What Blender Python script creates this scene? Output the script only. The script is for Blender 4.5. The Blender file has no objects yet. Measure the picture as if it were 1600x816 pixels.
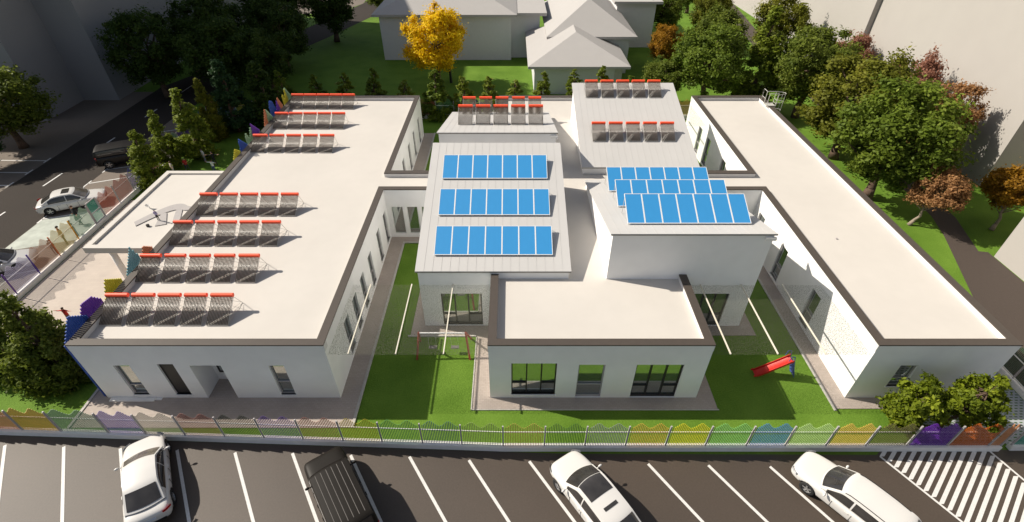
import bpy, bmesh, math, random
import numpy as np
from mathutils import Vector, Matrix, Euler

R = math.radians
scn = bpy.context.scene

# ------------------------------------------------------------------ camera
cd = bpy.data.cameras.new('camera')
cam = bpy.data.objects.new('camera', cd)
scn.collection.objects.link(cam)
cam.location = (0, 0, 20)
cam.rotation_euler = (R(90 - 38.67), 0, 0)
cd.sensor_width = 36
cd.lens = 36 * 788.9 / 1600
cd.clip_start = 0.1
cd.clip_end = 2000
scn.camera = cam

# ------------------------------------------------------------------ sky, sun, exposure
SUN = Vector((4.22, -1.17, -3.72)).normalized()
w = bpy.data.worlds.new('World'); scn.world = w; w.use_nodes = True
nt = w.node_tree; nt.nodes.clear()
sky = nt.nodes.new('ShaderNodeTexSky'); sky.sky_type = 'NISHITA'; sky.sun_disc = False
sky.sun_elevation = R(40.3); sky.sun_rotation = math.atan2(-4.22, 1.17)
sky.air_density = 1.0; sky.dust_density = 1.6; sky.ozone_density = 0.6
bg = nt.nodes.new('ShaderNodeBackground'); bg.inputs[1].default_value = 0.074
wo = nt.nodes.new('ShaderNodeOutputWorld')
hs0 = nt.nodes.new('ShaderNodeHueSaturation'); hs0.inputs['Saturation'].default_value = 0.72
nt.links.new(sky.outputs[0], hs0.inputs['Color']); nt.links.new(hs0.outputs[0], bg.inputs[0]); nt.links.new(bg.outputs[0], wo.inputs[0])
sl = bpy.data.lights.new('sun', 'SUN'); sl.energy = 5.0; sl.angle = R(0.6); sl.color = (1.0, 0.92, 0.80)
so = bpy.data.objects.new('sun', sl); scn.collection.objects.link(so)
so.rotation_euler = SUN.to_track_quat('-Z', 'Y').to_euler()
scn.view_settings.view_transform = 'Standard'
scn.view_settings.look = 'None'
scn.view_settings.exposure = 0.45
scn.view_settings.gamma = 1.0
scn.render.engine = 'CYCLES'
scn.cycles.transparent_max_bounces = 16
scn.cycles.max_bounces = 6

# ------------------------------------------------------------------ helpers
col = scn.collection

def link(o, parent=None):
    col.objects.link(o)
    if parent is not None: o.parent = parent
    return o

def tag(o, label=None, cat=None, group=None, kind=None):
    if label: o['label'] = label
    if cat: o['category'] = cat
    if group: o['group'] = group
    if kind: o['kind'] = kind
    return o

def thing(name, label, cat, loc=(0, 0, 0), rz=0.0, group=None):
    o = bpy.data.objects.new(name, None); col.objects.link(o)
    o.empty_display_size = 0.2
    o.location = loc; o.rotation_euler = (0, 0, rz)
    return tag(o, label, cat, group)

class MB:
    """collects simple shapes and links them as one mesh object"""
    def __init__(s): s.v = []; s.f = []; s.mi = []; s.cur = 0
    def poly(s, pts, mi=None):
        b = len(s.v); s.v += [tuple(p) for p in pts]; s.f.append(tuple(range(b, b + len(pts)))); s.mi.append(s.cur if mi is None else mi)
    def box(s, x0, x1, y0, y1, z0, z1, M=None):
        c = [(x0, y0, z0), (x1, y0, z0), (x1, y1, z0), (x0, y1, z0), (x0, y0, z1), (x1, y0, z1), (x1, y1, z1), (x0, y1, z1)]
        if M is not None: c = [tuple(M @ Vector(p)) for p in c]
        b = len(s.v); s.v += c
        for q in ((0, 3, 2, 1), (4, 5, 6, 7), (0, 1, 5, 4), (1, 2, 6, 5), (2, 3, 7, 6), (3, 0, 4, 7)):
            s.f.append(tuple(b + i for i in q)); s.mi.append(s.cur)
    def prism(s, pts, z0, z1):
        n = len(pts); b = len(s.v)
        s.v += [(p[0], p[1], z0) for p in pts] + [(p[0], p[1], z1) for p in pts]
        s.f.append(tuple(b + n + i for i in range(n))); s.mi.append(s.cur)
        s.f.append(tuple(b + i for i in reversed(range(n)))); s.mi.append(s.cur)
        for i in range(n):
            j = (i + 1) % n
            s.f.append((b + i, b + j, b + n + j, b + n + i)); s.mi.append(s.cur)
    def tube(s, p, q, r, n=6, r2=None, cap=True):
        p = Vector(p); q = Vector(q); d = (q - p)
        if d.length < 1e-6: return
        d.normalize(); a = d.orthogonal().normalized(); c = d.cross(a); r2 = r if r2 is None else r2
        b = len(s.v)
        for k in range(n):
            t = 2 * math.pi * k / n; o = a * math.cos(t) + c * math.sin(t)
            s.v.append(tuple(p + o * r)); s.v.append(tuple(q + o * r2))
        for k in range(n):
            j = (k + 1) % n
            s.f.append((b + 2 * k, b + 2 * j, b + 2 * j + 1, b + 2 * k + 1)); s.mi.append(s.cur)
        if cap:
            s.f.append(tuple(b + 2 * k for k in reversed(range(n)))); s.mi.append(s.cur)
            s.f.append(tuple(b + 2 * k + 1 for k in range(n))); s.mi.append(s.cur)
    def path(s, pts, rs, n=6):
        for i in range(len(pts) - 1): s.tube(pts[i], pts[i + 1], rs[i], n, rs[i + 1], cap=(i in (0, len(pts) - 2)))
    def grid(s, fn, nu, nv):
        b = len(s.v)
        for i in range(nu + 1):
            for j in range(nv + 1): s.v.append(tuple(fn(i / nu, j / nv)))
        for i in range(nu):
            for j in range(nv):
                a = b + i * (nv + 1) + j
                s.f.append((a, a + nv + 1, a + nv + 2, a + 1)); s.mi.append(s.cur)
    def lathe(s, prof, n=20, axis='y'):
        b = len(s.v)
        for k in range(n):
            t = 2 * math.pi * k / n
            for (r, h) in prof:
                s.v.append((r * math.cos(t), h, r * math.sin(t)) if axis == 'y' else (r * math.cos(t), r * math.sin(t), h))
        m = len(prof)
        for k in range(n):
            j = (k + 1) % n
            for i in range(m - 1):
                s.f.append((b + k * m + i, b + j * m + i, b + j * m + i + 1, b + k * m + i + 1)); s.mi.append(s.cur)
    def mesh(s, name, mats, smooth=False):
        me = bpy.data.meshes.new(name); me.from_pydata(s.v, [], s.f)
        for m in (mats if isinstance(mats, (list, tuple)) else [mats]): me.materials.append(m)
        if max(s.mi, default=0) > 0: me.polygons.foreach_set('material_index', s.mi)
        if smooth: me.polygons.foreach_set('use_smooth', [True] * len(me.polygons))
        me.update(); return me
    def build(s, name, mats, parent=None, smooth=False):
        return link(bpy.data.objects.new(name, s.mesh(name, mats, smooth)), parent)

def fix_normals(o):
    bm = bmesh.new(); bm.from_mesh(o.data); bmesh.ops.recalc_face_normals(bm, faces=bm.faces); bm.to_mesh(o.data); bm.free(); return o

def bevel(o, wd=0.01, seg=2):
    m = o.modifiers.new('bevel', 'BEVEL'); m.width = wd; m.segments = seg; m.limit_method = 'ANGLE'; return o

# ------------------------------------------------------------------ materials
def srgb(r, g, b):
    def f(c):
        c /= 255.0
        return c / 12.92 if c <= 0.04045 else ((c + 0.055) / 1.055) ** 2.4
    return (f(r), f(g), f(b))

def mat(name, c, rough=0.7, metal=0.0, var=0.08, scale=3.0, bump=0.0, bscale=40.0, spec=0.4, detail=5, var2=0.0, scale2=0.3):
    m = bpy.data.materials.new(name); m.use_nodes = True
    n = m.node_tree; b = n.nodes['Principled BSDF']; L = n.links
    b.inputs['Roughness'].default_value = rough; b.inputs['Metallic'].default_value = metal
    b.inputs['Specular IOR Level'].default_value = spec
    c = (c[0], c[1], c[2], 1)
    if var > 0:
        tc = n.nodes.new('ShaderNodeTexCoord'); no = n.nodes.new('ShaderNodeTexNoise')
        no.inputs['Scale'].default_value = scale; no.inputs['Detail'].default_value = detail
        L.new(tc.outputs['Object'], no.inputs['Vector'])
        mr = n.nodes.new('ShaderNodeMapRange'); mr.inputs[1].default_value = 0.3; mr.inputs[2].default_value = 0.7
        mr.inputs[3].default_value = 1 - var; mr.inputs[4].default_value = 1 + var
        L.new(no.outputs[0], mr.inputs[0]); last = mr.outputs[0]
        if var2 > 0:
            n2 = n.nodes.new('ShaderNodeTexNoise'); n2.inputs['Scale'].default_value = scale2; n2.inputs['Detail'].default_value = 3
            L.new(tc.outputs['Object'], n2.inputs['Vector'])
            m2 = n.nodes.new('ShaderNodeMapRange'); m2.inputs[1].default_value = 0.3; m2.inputs[2].default_value = 0.7
            m2.inputs[3].default_value = 1 - var2; m2.inputs[4].default_value = 1 + var2
            L.new(n2.outputs[0], m2.inputs[0])
            mm = n.nodes.new('ShaderNodeMath'); mm.operation = 'MULTIPLY'; L.new(last, mm.inputs[0]); L.new(m2.outputs[0], mm.inputs[1]); last = mm.outputs[0]
        vm = n.nodes.new('ShaderNodeVectorMath'); vm.operation = 'SCALE'; vm.inputs[0].default_value = c[:3]
        L.new(last, vm.inputs['Scale']); L.new(vm.outputs[0], b.inputs['Base Color'])
    else: b.inputs['Base Color'].default_value = c
    if bump > 0:
        tc = n.nodes.new('ShaderNodeTexCoord'); n3 = n.nodes.new('ShaderNodeTexNoise'); n3.inputs['Scale'].default_value = bscale; n3.inputs['Detail'].default_value = 4
        L.new(tc.outputs['Object'], n3.inputs['Vector'])
        bu = n.nodes.new('ShaderNodeBump'); bu.inputs['Strength'].default_value = bump; bu.inputs['Distance'].default_value = 0.02
        L.new(n3.outputs[0], bu.inputs['Height']); L.new(bu.outputs[0], b.inputs['Normal'])
    return m

def leaf_mat(name, c1, c2, c3=None):
    """leaves: colour differs leaf by leaf, some light comes through"""
    m = bpy.data.materials.new(name); m.use_nodes = True; n = m.node_tree; L = n.links; n.nodes.clear()
    at = n.nodes.new('ShaderNodeAttribute'); at.attribute_name = 'leafrnd'
    cr = n.nodes.new('ShaderNodeValToRGB'); e = cr.color_ramp.elements
    e[0].position = 0.0; e[0].color = (*c1, 1); e[1].position = 0.85; e[1].color = (*c2, 1)
    x = cr.color_ramp.elements.new(1.0); x.color = (*(c3 or c2), 1)
    L.new(at.outputs['Fac'], cr.inputs[0])
    d = n.nodes.new('ShaderNodeBsdfPrincipled'); d.inputs['Roughness'].default_value = 0.6; d.inputs['Specular IOR Level'].default_value = 0.2
    t = n.nodes.new('ShaderNodeBsdfTranslucent'); mx = n.nodes.new('ShaderNodeMixShader'); mx.inputs[0].default_value = 0.46
    o = n.nodes.new('ShaderNodeOutputMaterial')
    L.new(cr.outputs[0], d.inputs['Base Color']); L.new(cr.outputs[0], t.inputs['Color'])
    L.new(d.outputs[0], mx.inputs[1]); L.new(t.outputs[0], mx.inputs[2]); L.new(mx.outputs[0], o.inputs[0])
    return m

def brick_mat(name, c1, c2, cm, sx=0.2, sy=0.1, mortar=0.006, rough=0.8, offset=0.5, squash=1.0):
    m = bpy.data.materials.new(name); m.use_nodes = True; n = m.node_tree; L = n.links; b = n.nodes['Principled BSDF']
    tc = n.nodes.new('ShaderNodeTexCoord'); br = n.nodes.new('ShaderNodeTexBrick')
    br.inputs['Scale'].default_value = 1.0; br.inputs['Brick Width'].default_value = sx; br.inputs['Row Height'].default_value = sy
    br.inputs['Mortar Size'].default_value = mortar; br.offset = offset
    br.inputs['Color1'].default_value = (*c1, 1); br.inputs['Color2'].default_value = (*c2, 1); br.inputs['Mortar'].default_value = (*cm, 1)
    L.new(tc.outputs['Object'], br.inputs['Vector'])
    no = n.nodes.new('ShaderNodeTexNoise'); no.inputs['Scale'].default_value = 0.9; no.inputs['Detail'].default_value = 6
    L.new(tc.outputs['Object'], no.inputs['Vector'])
    mr = n.nodes.new('ShaderNodeMapRange'); mr.inputs[1].default_value = 0.3; mr.inputs[2].default_value = 0.7; mr.inputs[3].default_value = 0.93; mr.inputs[4].default_value = 1.07
    L.new(no.outputs[0], mr.inputs[0])
    vm = n.nodes.new('ShaderNodeVectorMath'); vm.operation = 'SCALE'; L.new(br.outputs[0], vm.inputs[0]); L.new(mr.outputs[0], vm.inputs['Scale'])
    L.new(vm.outputs[0], b.inputs['Base Color']); b.inputs['Roughness'].default_value = rough
    return m

def net_mat():
    m = bpy.data.materials.new('shade_net'); m.use_nodes = True; n = m.node_tree; L = n.links; n.nodes.clear()
    tc = n.nodes.new('ShaderNodeTexCoord'); sp = n.nodes.new('ShaderNodeSeparateXYZ'); L.new(tc.outputs['Object'], sp.inputs[0])
    no = n.nodes.new('ShaderNodeTexNoise'); no.inputs['Scale'].default_value = 30; no.inputs['Detail'].default_value = 1; L.new(tc.outputs['Object'], no.inputs['Vector'])
    mx = n.nodes.new('ShaderNodeMath'); mx.operation = 'GREATER_THAN'; mx.inputs[1].default_value = 0.585; L.new(no.outputs[0], mx.inputs[0])
    d = n.nodes.new('ShaderNodeBsdfPrincipled'); d.inputs['Base Color'].default_value = (0.085, 0.085, 0.055, 1); d.inputs['Roughness'].default_value = 0.7
    t = n.nodes.new('ShaderNodeBsdfTransparent'); ms = n.nodes.new('ShaderNodeMixShader'); o = n.nodes.new('ShaderNodeOutputMaterial')
    L.new(mx.outputs[0], ms.inputs[0]); L.new(t.outputs[0], ms.inputs[1]); L.new(d.outputs[0], ms.inputs[2]); L.new(ms.outputs[0], o.inputs[0])
    return m

def grass_mat(name, dark, light):
    m = bpy.data.materials.new(name); m.use_nodes = True; n = m.node_tree; L = n.links; b = n.nodes['Principled BSDF']
    tc = n.nodes.new('ShaderNodeTexCoord')
    def noise(s, d):
        k = n.nodes.new('ShaderNodeTexNoise'); k.inputs['Scale'].default_value = s; k.inputs['Detail'].default_value = d; L.new(tc.outputs['Object'], k.inputs['Vector']); return k
    a = noise(0.5, 4); c = noise(14, 6); e = noise(60, 3)
    ad = n.nodes.new('ShaderNodeMath'); ad.operation = 'MULTIPLY_ADD'; ad.inputs[1].default_value = 0.45; L.new(a.outputs[0], ad.inputs[0])
    a2 = n.nodes.new('ShaderNodeMath'); a2.operation = 'MULTIPLY'; a2.inputs[1].default_value = 0.35; L.new(c.outputs[0], a2.inputs[0]); L.new(a2.outputs[0], ad.inputs[2])
    a3 = n.nodes.new('ShaderNodeMath'); a3.operation = 'MULTIPLY_ADD'; a3.inputs[1].default_value = 0.3; L.new(e.outputs[0], a3.inputs[0]); L.new(ad.outputs[0], a3.inputs[2])
    cr = n.nodes.new('ShaderNodeValToRGB'); q = cr.color_ramp.elements; q[0].position = 0.38; q[0].color = (*dark, 1); q[1].position = 0.7; q[1].color = (*light, 1)
    L.new(a3.outputs[0], cr.inputs[0]); L.new(cr.outputs[0], b.inputs['Base Color'])
    b.inputs['Roughness'].default_value = 0.85; b.inputs['Specular IOR Level'].default_value = 0.15
    bu = n.nodes.new('ShaderNodeBump'); bu.inputs['Strength'].default_value = 0.5; bu.inputs['Distance'].default_value = 0.05; L.new(c.outputs[0], bu.inputs['Height']); L.new(bu.outputs[0], b.inputs['Normal'])
    return m

M = {}
M['plaster'] = mat('white_plaster', (0.80, 0.795, 0.785), 0.85, var=0.025, scale=1.2, bump=0.15, bscale=60, var2=0.02)
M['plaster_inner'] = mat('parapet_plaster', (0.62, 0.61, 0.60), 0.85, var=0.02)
M['membrane'] = mat('roof_membrane', (0.515, 0.485, 0.445), 0.8, var=0.015, scale=1.5, var2=0.03, scale2=0.25)
M['sheet'] = mat('roof_sheet', (0.48, 0.47, 0.455), 0.55, var=0.02, scale=0.8, var2=0.02)
M['seam'] = mat('roof_seam', (0.46, 0.45, 0.435), 0.55, var=0.0)
M['coping'] = mat('brown_coping', (0.062, 0.050, 0.041), 0.6, var=0.05, scale=4)
M['eave_edge'] = mat('eave_edge', (0.25, 0.235, 0.2), 0.6, var=0.0)
M['asphalt'] = mat('asphalt', (0.058, 0.043, 0.032), 0.60, var=0.10, scale=14, bump=0.25, bscale=70, var2=0.10, scale2=0.2, spec=0.55)
M['asphalt_dark'] = mat('road_asphalt', (0.040, 0.033, 0.028), 0.9, var=0.06, scale=9, bump=0.3, bscale=90, var2=0.08, scale2=0.15, spec=0.15)
M['asphalt_bay'] = mat('bay_asphalt', (0.150, 0.123, 0.10), 0.9, var=0.05, scale=7, bump=0.2, bscale=90, var2=0.06, scale2=0.2)
M['asphalt_path'] = mat('path_asphalt', (0.058, 0.044, 0.036), 0.8, var=0.05, scale=7, bump=0.2, bscale=90)
M['paint'] = mat('road_paint', (0.60, 0.59, 0.57), 0.6, var=0.08, scale=12)
M['grass'] = grass_mat('lawn', (0.062, 0.130, 0.010), (0.128, 0.225, 0.028))
M['paving'] = brick_mat('paving', (0.38, 0.325, 0.285), (0.35, 0.30, 0.26), (0.26, 0.215, 0.19), 0.2, 0.1, 0.004)
M['plaza'] = brick_mat('plaza_paving', (0.45, 0.39, 0.335), (0.43, 0.37, 0.32), (0.38, 0.33, 0.285), 0.4, 0.2, 0.004)
M['kerb'] = mat('kerb_stone', (0.42, 0.40, 0.37), 0.8, var=0.08, scale=6)
M['kerb_white'] = mat('fence_plinth', (0.78, 0.76, 0.73), 0.8, var=0.04, scale=4)
M['grasscrete'] = brick_mat('grass_block_paving', (0.03, 0.09, 0.012), (0.04, 0.10, 0.015), (0.33, 0.35, 0.37), 0.24, 0.15, 0.052)
M['metal_white'] = mat('white_metal', (0.75, 0.74, 0.72), 0.45, var=0.0)
M['metal_grey'] = mat('grey_metal', (0.36, 0.34, 0.34), 0.5, var=0.0)
M['galv'] = mat('galvanised_steel', (0.55, 0.54, 0.50), 0.4, metal=0.3, var=0.0)
M['beam'] = mat('cream_beam', (0.62, 0.58, 0.48), 0.6, var=0.0)
M['frame_dark'] = mat('dark_window_frame', (0.022, 0.02, 0.02), 0.4, var=0.0)
M['door_dark'] = mat('dark_door', (0.03, 0.026, 0.025), 0.45, var=0.05)
M['glass'] = mat('window_glass', (0.50, 0.54, 0.52), 0.04, metal=0.92, var=0.03, scale=2)
M['net'] = net_mat()
M['red'] = mat('red_header_tank', (0.95, 0.10, 0.035), 0.5, var=0.02)
M['tube'] = mat('evacuated_tube', (0.085, 0.070, 0.056), 0.30, var=0.0, spec=0.5)
M['tube_refl'] = mat('collector_reflector', (0.40, 0.36, 0.31), 0.5, metal=0.2, var=0.0)
M['blue_cell'] = mat('blue_solar_cell', (0.038, 0.245, 0.53), 0.45, var=0.015, spec=0.3)
M['panel_frame'] = mat('aluminium_frame', (0.70, 0.70, 0.69), 0.45, var=0.0)
M['bark'] = mat('bark', (0.10, 0.065, 0.045), 0.9, var=0.25, scale=14, bump=0.5, bscale=30)
M['bark_pale'] = mat('pale_bark', (0.27, 0.22, 0.17), 0.9, var=0.25, scale=14, bump=0.5, bscale=30)
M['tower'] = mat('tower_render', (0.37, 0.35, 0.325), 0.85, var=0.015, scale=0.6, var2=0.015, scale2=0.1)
M['tower_shaded'] = mat('shaded_tower_render', (0.24, 0.24, 0.25), 0.85, var=0.015, scale=0.6)  # left tower's deep shade put into the colour, darker than the sunlit towers
M['house_wall'] = mat('house_wall', (0.55, 0.55, 0.56), 0.85, var=0.02)
M['house_roof'] = mat('house_roof', (0.375, 0.36, 0.345), 0.8, var=0.015, scale=1)
M['marble'] = mat('pale_stone_flags', (0.36, 0.39, 0.34), 0.5, var=0.2, scale=1.6, var2=0.12, scale2=0.7)

# ------------------------------------------------------------------ ground
def sheet(name, polys, z, m, kind='structure'):
    b = MB()
    for p in polys: b.poly([(x, y, z) for x, y in p])
    o = b.build(name, m)
    fix = o.data
    for pl in fix.polygons:
        if pl.normal.z < 0: pl.flip()
    o['kind'] = kind
    return o

def rect(x0, x1, y0, y1): return [(x0, y0), (x1, y0), (x1, y1), (x0, y1)]

sheet('ground', [rect(-500, 500, -300, 700)], 0.0, M['grass'])
# car park in front of the school
sheet('parking_lot', [[(-60, -60), (60, -60), (60, 11.7), (15.62, 11.7), (2.2, 11.75), (-0.4, 11.85), (-21.56, 12.6), (-27.9, 12.9), (-60, 12.9)]], 0.004, M['asphalt'])
sheet('verge_asphalt', [[(15.62, 11.7), (60, 11.7), (60, 11.93), (15.95, 11.93)]], 0.004, M['asphalt'])
# street on the left with its bays
sheet('street', [[(-39.2, 12.9), (-33.2, 12.9), (-33.2, 47.0), (-31.0, 62), (-26, 76), (-20, 96), (-17, 140), (-22.5, 140), (-26, 97), (-31.5, 78), (-35.0, 66), (-39.0, 56)]], 0.006, M['asphalt_dark'])
sheet('street_bays', [rect(-33.2, -28.7, 12.9, 47.0), rect(-60, -38.8, 12.9, 52.3), [(-38.8, 52.3), (-38.8, 54.5), (-41.3, 54.5), (-41.3, 52.3)]], 0.004, M['asphalt_bay'])
sheet('crossing_flags', [[(-33.15, 25.9), (-28.75, 27.4), (-28.75, 31.6), (-33.15, 29.6)]], 0.010, M['marble'])
# path on the right
sheet('path', [[(24.5, 11.93), (30.8, 11.93), (30.85, 25.9), (30.3, 26.0), (31.5, 29.9), (33.6, 61.5), (34.6, 69.2), (38.4, 95), (42, 140), (38, 140), (35.2, 97), (32.4, 67.8), (32.3, 61.5), (29.9, 30.1), (29.2, 27.7), (26.84, 21.66), (24.5, 16.6)]], 0.006, M['asphalt_path'])
sheet('far_road', [[(-44, 89.5), (-29, 89.5), (-26, 97), (-27, 130), (-70, 130)]], 0.004, M['asphalt_bay'])
sheet('grass_block_drive', [rect(21.95, 24.1, 12.2, 30.0), [(18.2, 12.2), (21.95, 12.2), (21.95, 14.0), (18.9, 14.0)]], 0.012, M['grasscrete'])

# painted markings
b = MB()
def line(x0, y0, x1, y1, wd=0.12, z=0.012, bb=None):
    d = Vector((x1 - x0, y1 - y0)); n = Vector((-d.y, d.x)).normalized() * wd / 2
    (bb or b).poly([(x0 + n.x, y0 + n.y, z), (x0 - n.x, y0 - n.y, z), (x1 - n.x, y1 - n.y, z), (x1 + n.x, y1 + n.y, z)][::-1])
tops = [(-27.1, 12.3), (-24.6, 12.2), (-22.07, 12.15), (-19.46, 12.08), (-16.96, 12.0), (-14.46, 11.92), (-11.91, 11.8), (-9.43, 11.77), (-6.91, 11.68), (-4.38, 11.61), (-1.83, 11.45), (0.73, 11.4), (3.25, 11.33), (5.74, 11.28), (8.26, 11.22), (10.83, 11.16)]
for x, y in tops: line(x, y, x + 2.12 * 5 / 2.9 * 0.92, y - 5)
o = b.build('bay_markings', M['paint']); o['kind'] = 'structure'
b = MB()
for y in (28.6, 34.3, 40.93, 47.63, 54.37): line(-36.48 + (y - 34.3) * 0.027, y, -36.4 + (y - 34.3) * 0.027, y + 2.05, 0.13, 0.014)
line(-35.4, 61.2, -34.7, 63.3, 0.13, 0.014)
o = b.build('street_dashes', M['paint']); o['kind'] = 'structure'
b = MB()
for x, y, dx, dy in ((-33.25, 34.69, 4.4, 1.75), (-33.22, 36.96, 3.9, 1.3), (-33.2, 44.0, 4.3, 1.8), (-33.2, 29.7, 3.2, 1.2), (-33.2, 22.6, 4.2, 1.7), (-33.2, 20.2, 4.2, 1.7)):
    line(x, y, x + dx, y + dy, 0.11); line(x, y - 0.5, x, y + 0.45, 0.11)
for y in (34.4, 36.44, 38.5, 32.3, 30.2): line(-44, y + 0.1, -39.25, y, 0.11); line(-39.22, y - 0.35, -39.22, y + 0.5, 0.11)
o = b.build('street_bay_markings', M['paint']); o['kind'] = 'structure'
# striped no-parking area
b = MB()
L0 = Vector((15.72, 11.62)); L1 = Vector((19.93, 4.5))        # left border line
R0 = Vector((20.57, 11.9)); R1 = Vector((21.7, 7.0))        # right border
line(L0.x, L0.y, L1.x, L1.y, 0.09); line(R0.x, R0.y, 21.15, 10.25, 0.09); line(21.15, 10.25, 22.3, 6.4, 0.09)
def seg_y_on(A, B, y): return A.x + (B.x - A.x) * (y - A.y) / (B.y - A.y)
sd = Vector((-1.11, -1.0))
def left_x(y): return L0.x + (L1.x - L0.x) * (y - L0.y) / (L1.y - L0.y)
def right_x(y): return R0.x + (21.15 - R0.x) * (y - R0.y) / (10.25 - R0.y) if y > 10.25 else 21.15 + (22.3 - 21.15) * (y - 10.25) / (6.4 - 10.25)
for k in range(36):
    x0 = 16.0 + k * 0.43; row = []
    for i in range(220):
        t = i * 0.035; y = 11.9 - t; x = x0 - 1.11 * t
        if x > left_x(y) - 0.05 and x + 0.215 < right_x(y) + 0.02: row.append((x, y))
    if len(row) > 4:
        (ax, ay), (cx, cy) = row[0], row[-1]
        b.poly([(ax, ay, 0.0105), (cx, cy, 0.0105), (cx + 0.215, cy, 0.0105), (ax + 0.215, ay, 0.0105)])
o = b.build('striped_marking', M['paint']); o['kind'] = 'structure'

# paved areas round the school
def slab(name, pts, z1, m, z0=-0.05):
    q = MB(); q.prism(pts, z0, z1); o = q.build(name, m); fix_normals(o); o['kind'] = 'structure'; return o
slab('forecourt_paving', [(-19.8, 13.0), (-7.22, 13.0), (-7.22, 26.85), (-4.6, 26.85), (-4.6, 27.6), (-8.2, 27.6), (-8.2, 14.7), (-19.2, 14.7), (-19.2, 17.6), (-19.8, 17.6)], 0.03, M['paving'])
slab('recess_floor', [(-14.36, 14.6), (-12.94, 14.6), (-12.94, 15.75), (-14.36, 15.75)], 0.028, M['paving'])
slab('entrance_plaza', [(-28.4, 17.6), (-19.0, 17.6), (-19.0, 32.2), (-28.4, 32.2)], 0.034, M['plaza'])
slab('paving_strip', [(-8.2, 29.9), (-7.2, 29.9), (-7.2, 43.9), (-8.2, 43.9)], 0.03, M['paving'])
slab('porch_paving', [(-1.86, 13.97), (9.53, 13.97), (9.53, 18.6), (13.05, 18.6), (13.05, 27.6), (12.3, 27.6), (12.3, 19.3), (8.6, 19.3), (8.6, 14.7), (-1.0, 14.7), (-1.0, 19.3), (-4.6, 19.3), (-4.6, 27.0), (-5.42, 27.0), (-5.42, 18.58), (-1.86, 18.58)], 0.036, M['paving'])
slab('side_paving', [(15.02, 14.0), (21.9, 14.0), (21.9, 14.7), (15.8, 14.7), (15.8, 27.6), (15.02, 27.6)], 0.03, M['paving'])
b = MB()
for p in ((-7.22, -7.10, 13.0, 26.97), (-7.10, -5.5, 26.85, 26.97), (-7.2, -7.08, 29.9, 43.9), (-19.92, -19.8, 12.95, 17.6), (-1.91, -1.86, 13.92, 18.46), (-5.54, -1.91, 18.5, 18.58)):
    b.box(p[0], p[1], p[2], p[3], -0.05, 0.07)
b.box(-1.86, 9.58, 13.92, 13.97, -0.05, 0.045); b.box(14.9, 15.02, 13.9, 27.6, -0.05, 0.045)
o = b.build('kerbs', M['kerb']); o['kind'] = 'structure'

# ------------------------------------------------------------------ the school
school = thing('school_building', 'white single storey school with flat cream roofs, brown copings and two planted courtyards', 'school')
ZS, ZT = 3.40, 3.72

def basis(p0, p1):
    d = Vector((p1[0] - p0[0], p1[1] - p0[1], 0)); L = d.length; u = d / L
    return Vector((p0[0], p0[1], 0)), u, Vector((u.y, -u.x, 0)), L

def wall(p0, p1, z0=0.0, z1=3.66, holes=(), depth=0.16, parent=None, m=None, name='wall'):
    o0, u, n, L = basis(p0, p1)
    us = sorted({0.0, L} | {h[0] for h in holes} | {h[1] for h in holes})
    zs = sorted({z0, z1} | {h[2] for h in holes} | {h[3] for h in holes})
    q = MB()
    P = lambda a, z, d=0.0: o0 + u * a - n * d + Vector((0, 0, z))
    for i in range(len(us) - 1):
        for j in range(len(zs) - 1):
            ca, cz = (us[i] + us[i + 1]) / 2, (zs[j] + zs[j + 1]) / 2
            if any(h[0] < ca < h[1] and h[2] < cz < h[3] for h in holes): continue
            q.poly([P(us[i], zs[j]), P(us[i + 1], zs[j]), P(us[i + 1], zs[j + 1]), P(us[i], zs[j + 1])])
    for h in holes:
        a, c, za, zb = h[:4]; d = h[4] if len(h) > 4 else depth
        q.poly([P(a, za), P(a, zb), P(a, zb, d), P(a, za, d)]); q.poly([P(c, za), P(c, za, d), P(c, zb, d), P(c, zb)])
        q.poly([P(a, zb), P(c, zb), P(c, zb, d), P(a, zb, d)])
        if za > z0 + 0.01: q.poly([P(a, za), P(a, za, d), P(c, za, d), P(c, za)])
    return q.build(name, m or M['plaster'], parent or school)

def window(p0, p1, hole, vert=(), trans=(), fm=None, depth=0.13, sill=True, name='window', parent=None, bottom=0.05, gm=None):
    """frame with vertical bars at fractions, transoms (column index, fraction)"""
    o0, u, n, L = basis(p0, p1); a, c, za, zb = hole[:4]; fm = fm or M['frame_dark']
    W = c - a; H = zb - za
    Mx = Matrix(((u.x, n.x, 0, 0), (u.y, n.y, 0, 0), (0, 0, 1, 0), (0, 0, 0, 1)))
    Mx.translation = o0 + u * a - n * depth + Vector((0, 0, za))
    q = MB(); t = 0.055
    q.box(0, t, 0, 0.05, 0, H, Mx); q.box(W - t, W, 0, 0.05, 0, H, Mx); q.box(t, W - t, 0, 0.05, 0, bottom, Mx); q.box(t, W - t, 0, 0.05, H - t, H, Mx)
    cols = [t] + [f * W for f in vert] + [W - t]
    for f in vert: q.box(f * W - 0.03, f * W + 0.03, 0, 0.055, bottom, H - t, Mx)
    for ci, f in trans:
        x0 = cols[ci] + (0.03 if ci > 0 else 0); x1 = cols[ci + 1] - (0.03 if ci + 1 < len(cols) - 1 else 0)
        q.box(x0, x1, 0.002, 0.048, f * H - 0.03, f * H + 0.03, Mx)
    fr = q.build(name, fm, parent or school)
    g = MB(); g.box(0.01, W - 0.01, 0.0, 0.02, 0.01, H - 0.01, Mx @ Matrix.Translation((0, -0.03, 0))); g.build('pane', gm or M['glass'], fr)
    if sill:
        s = MB(); s.box(-0.04, W + 0.04, 0.05, depth + 0.05, -0.05, 0.0, Mx); s.build('sill', M['metal_white'], fr)
    return fr

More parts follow.
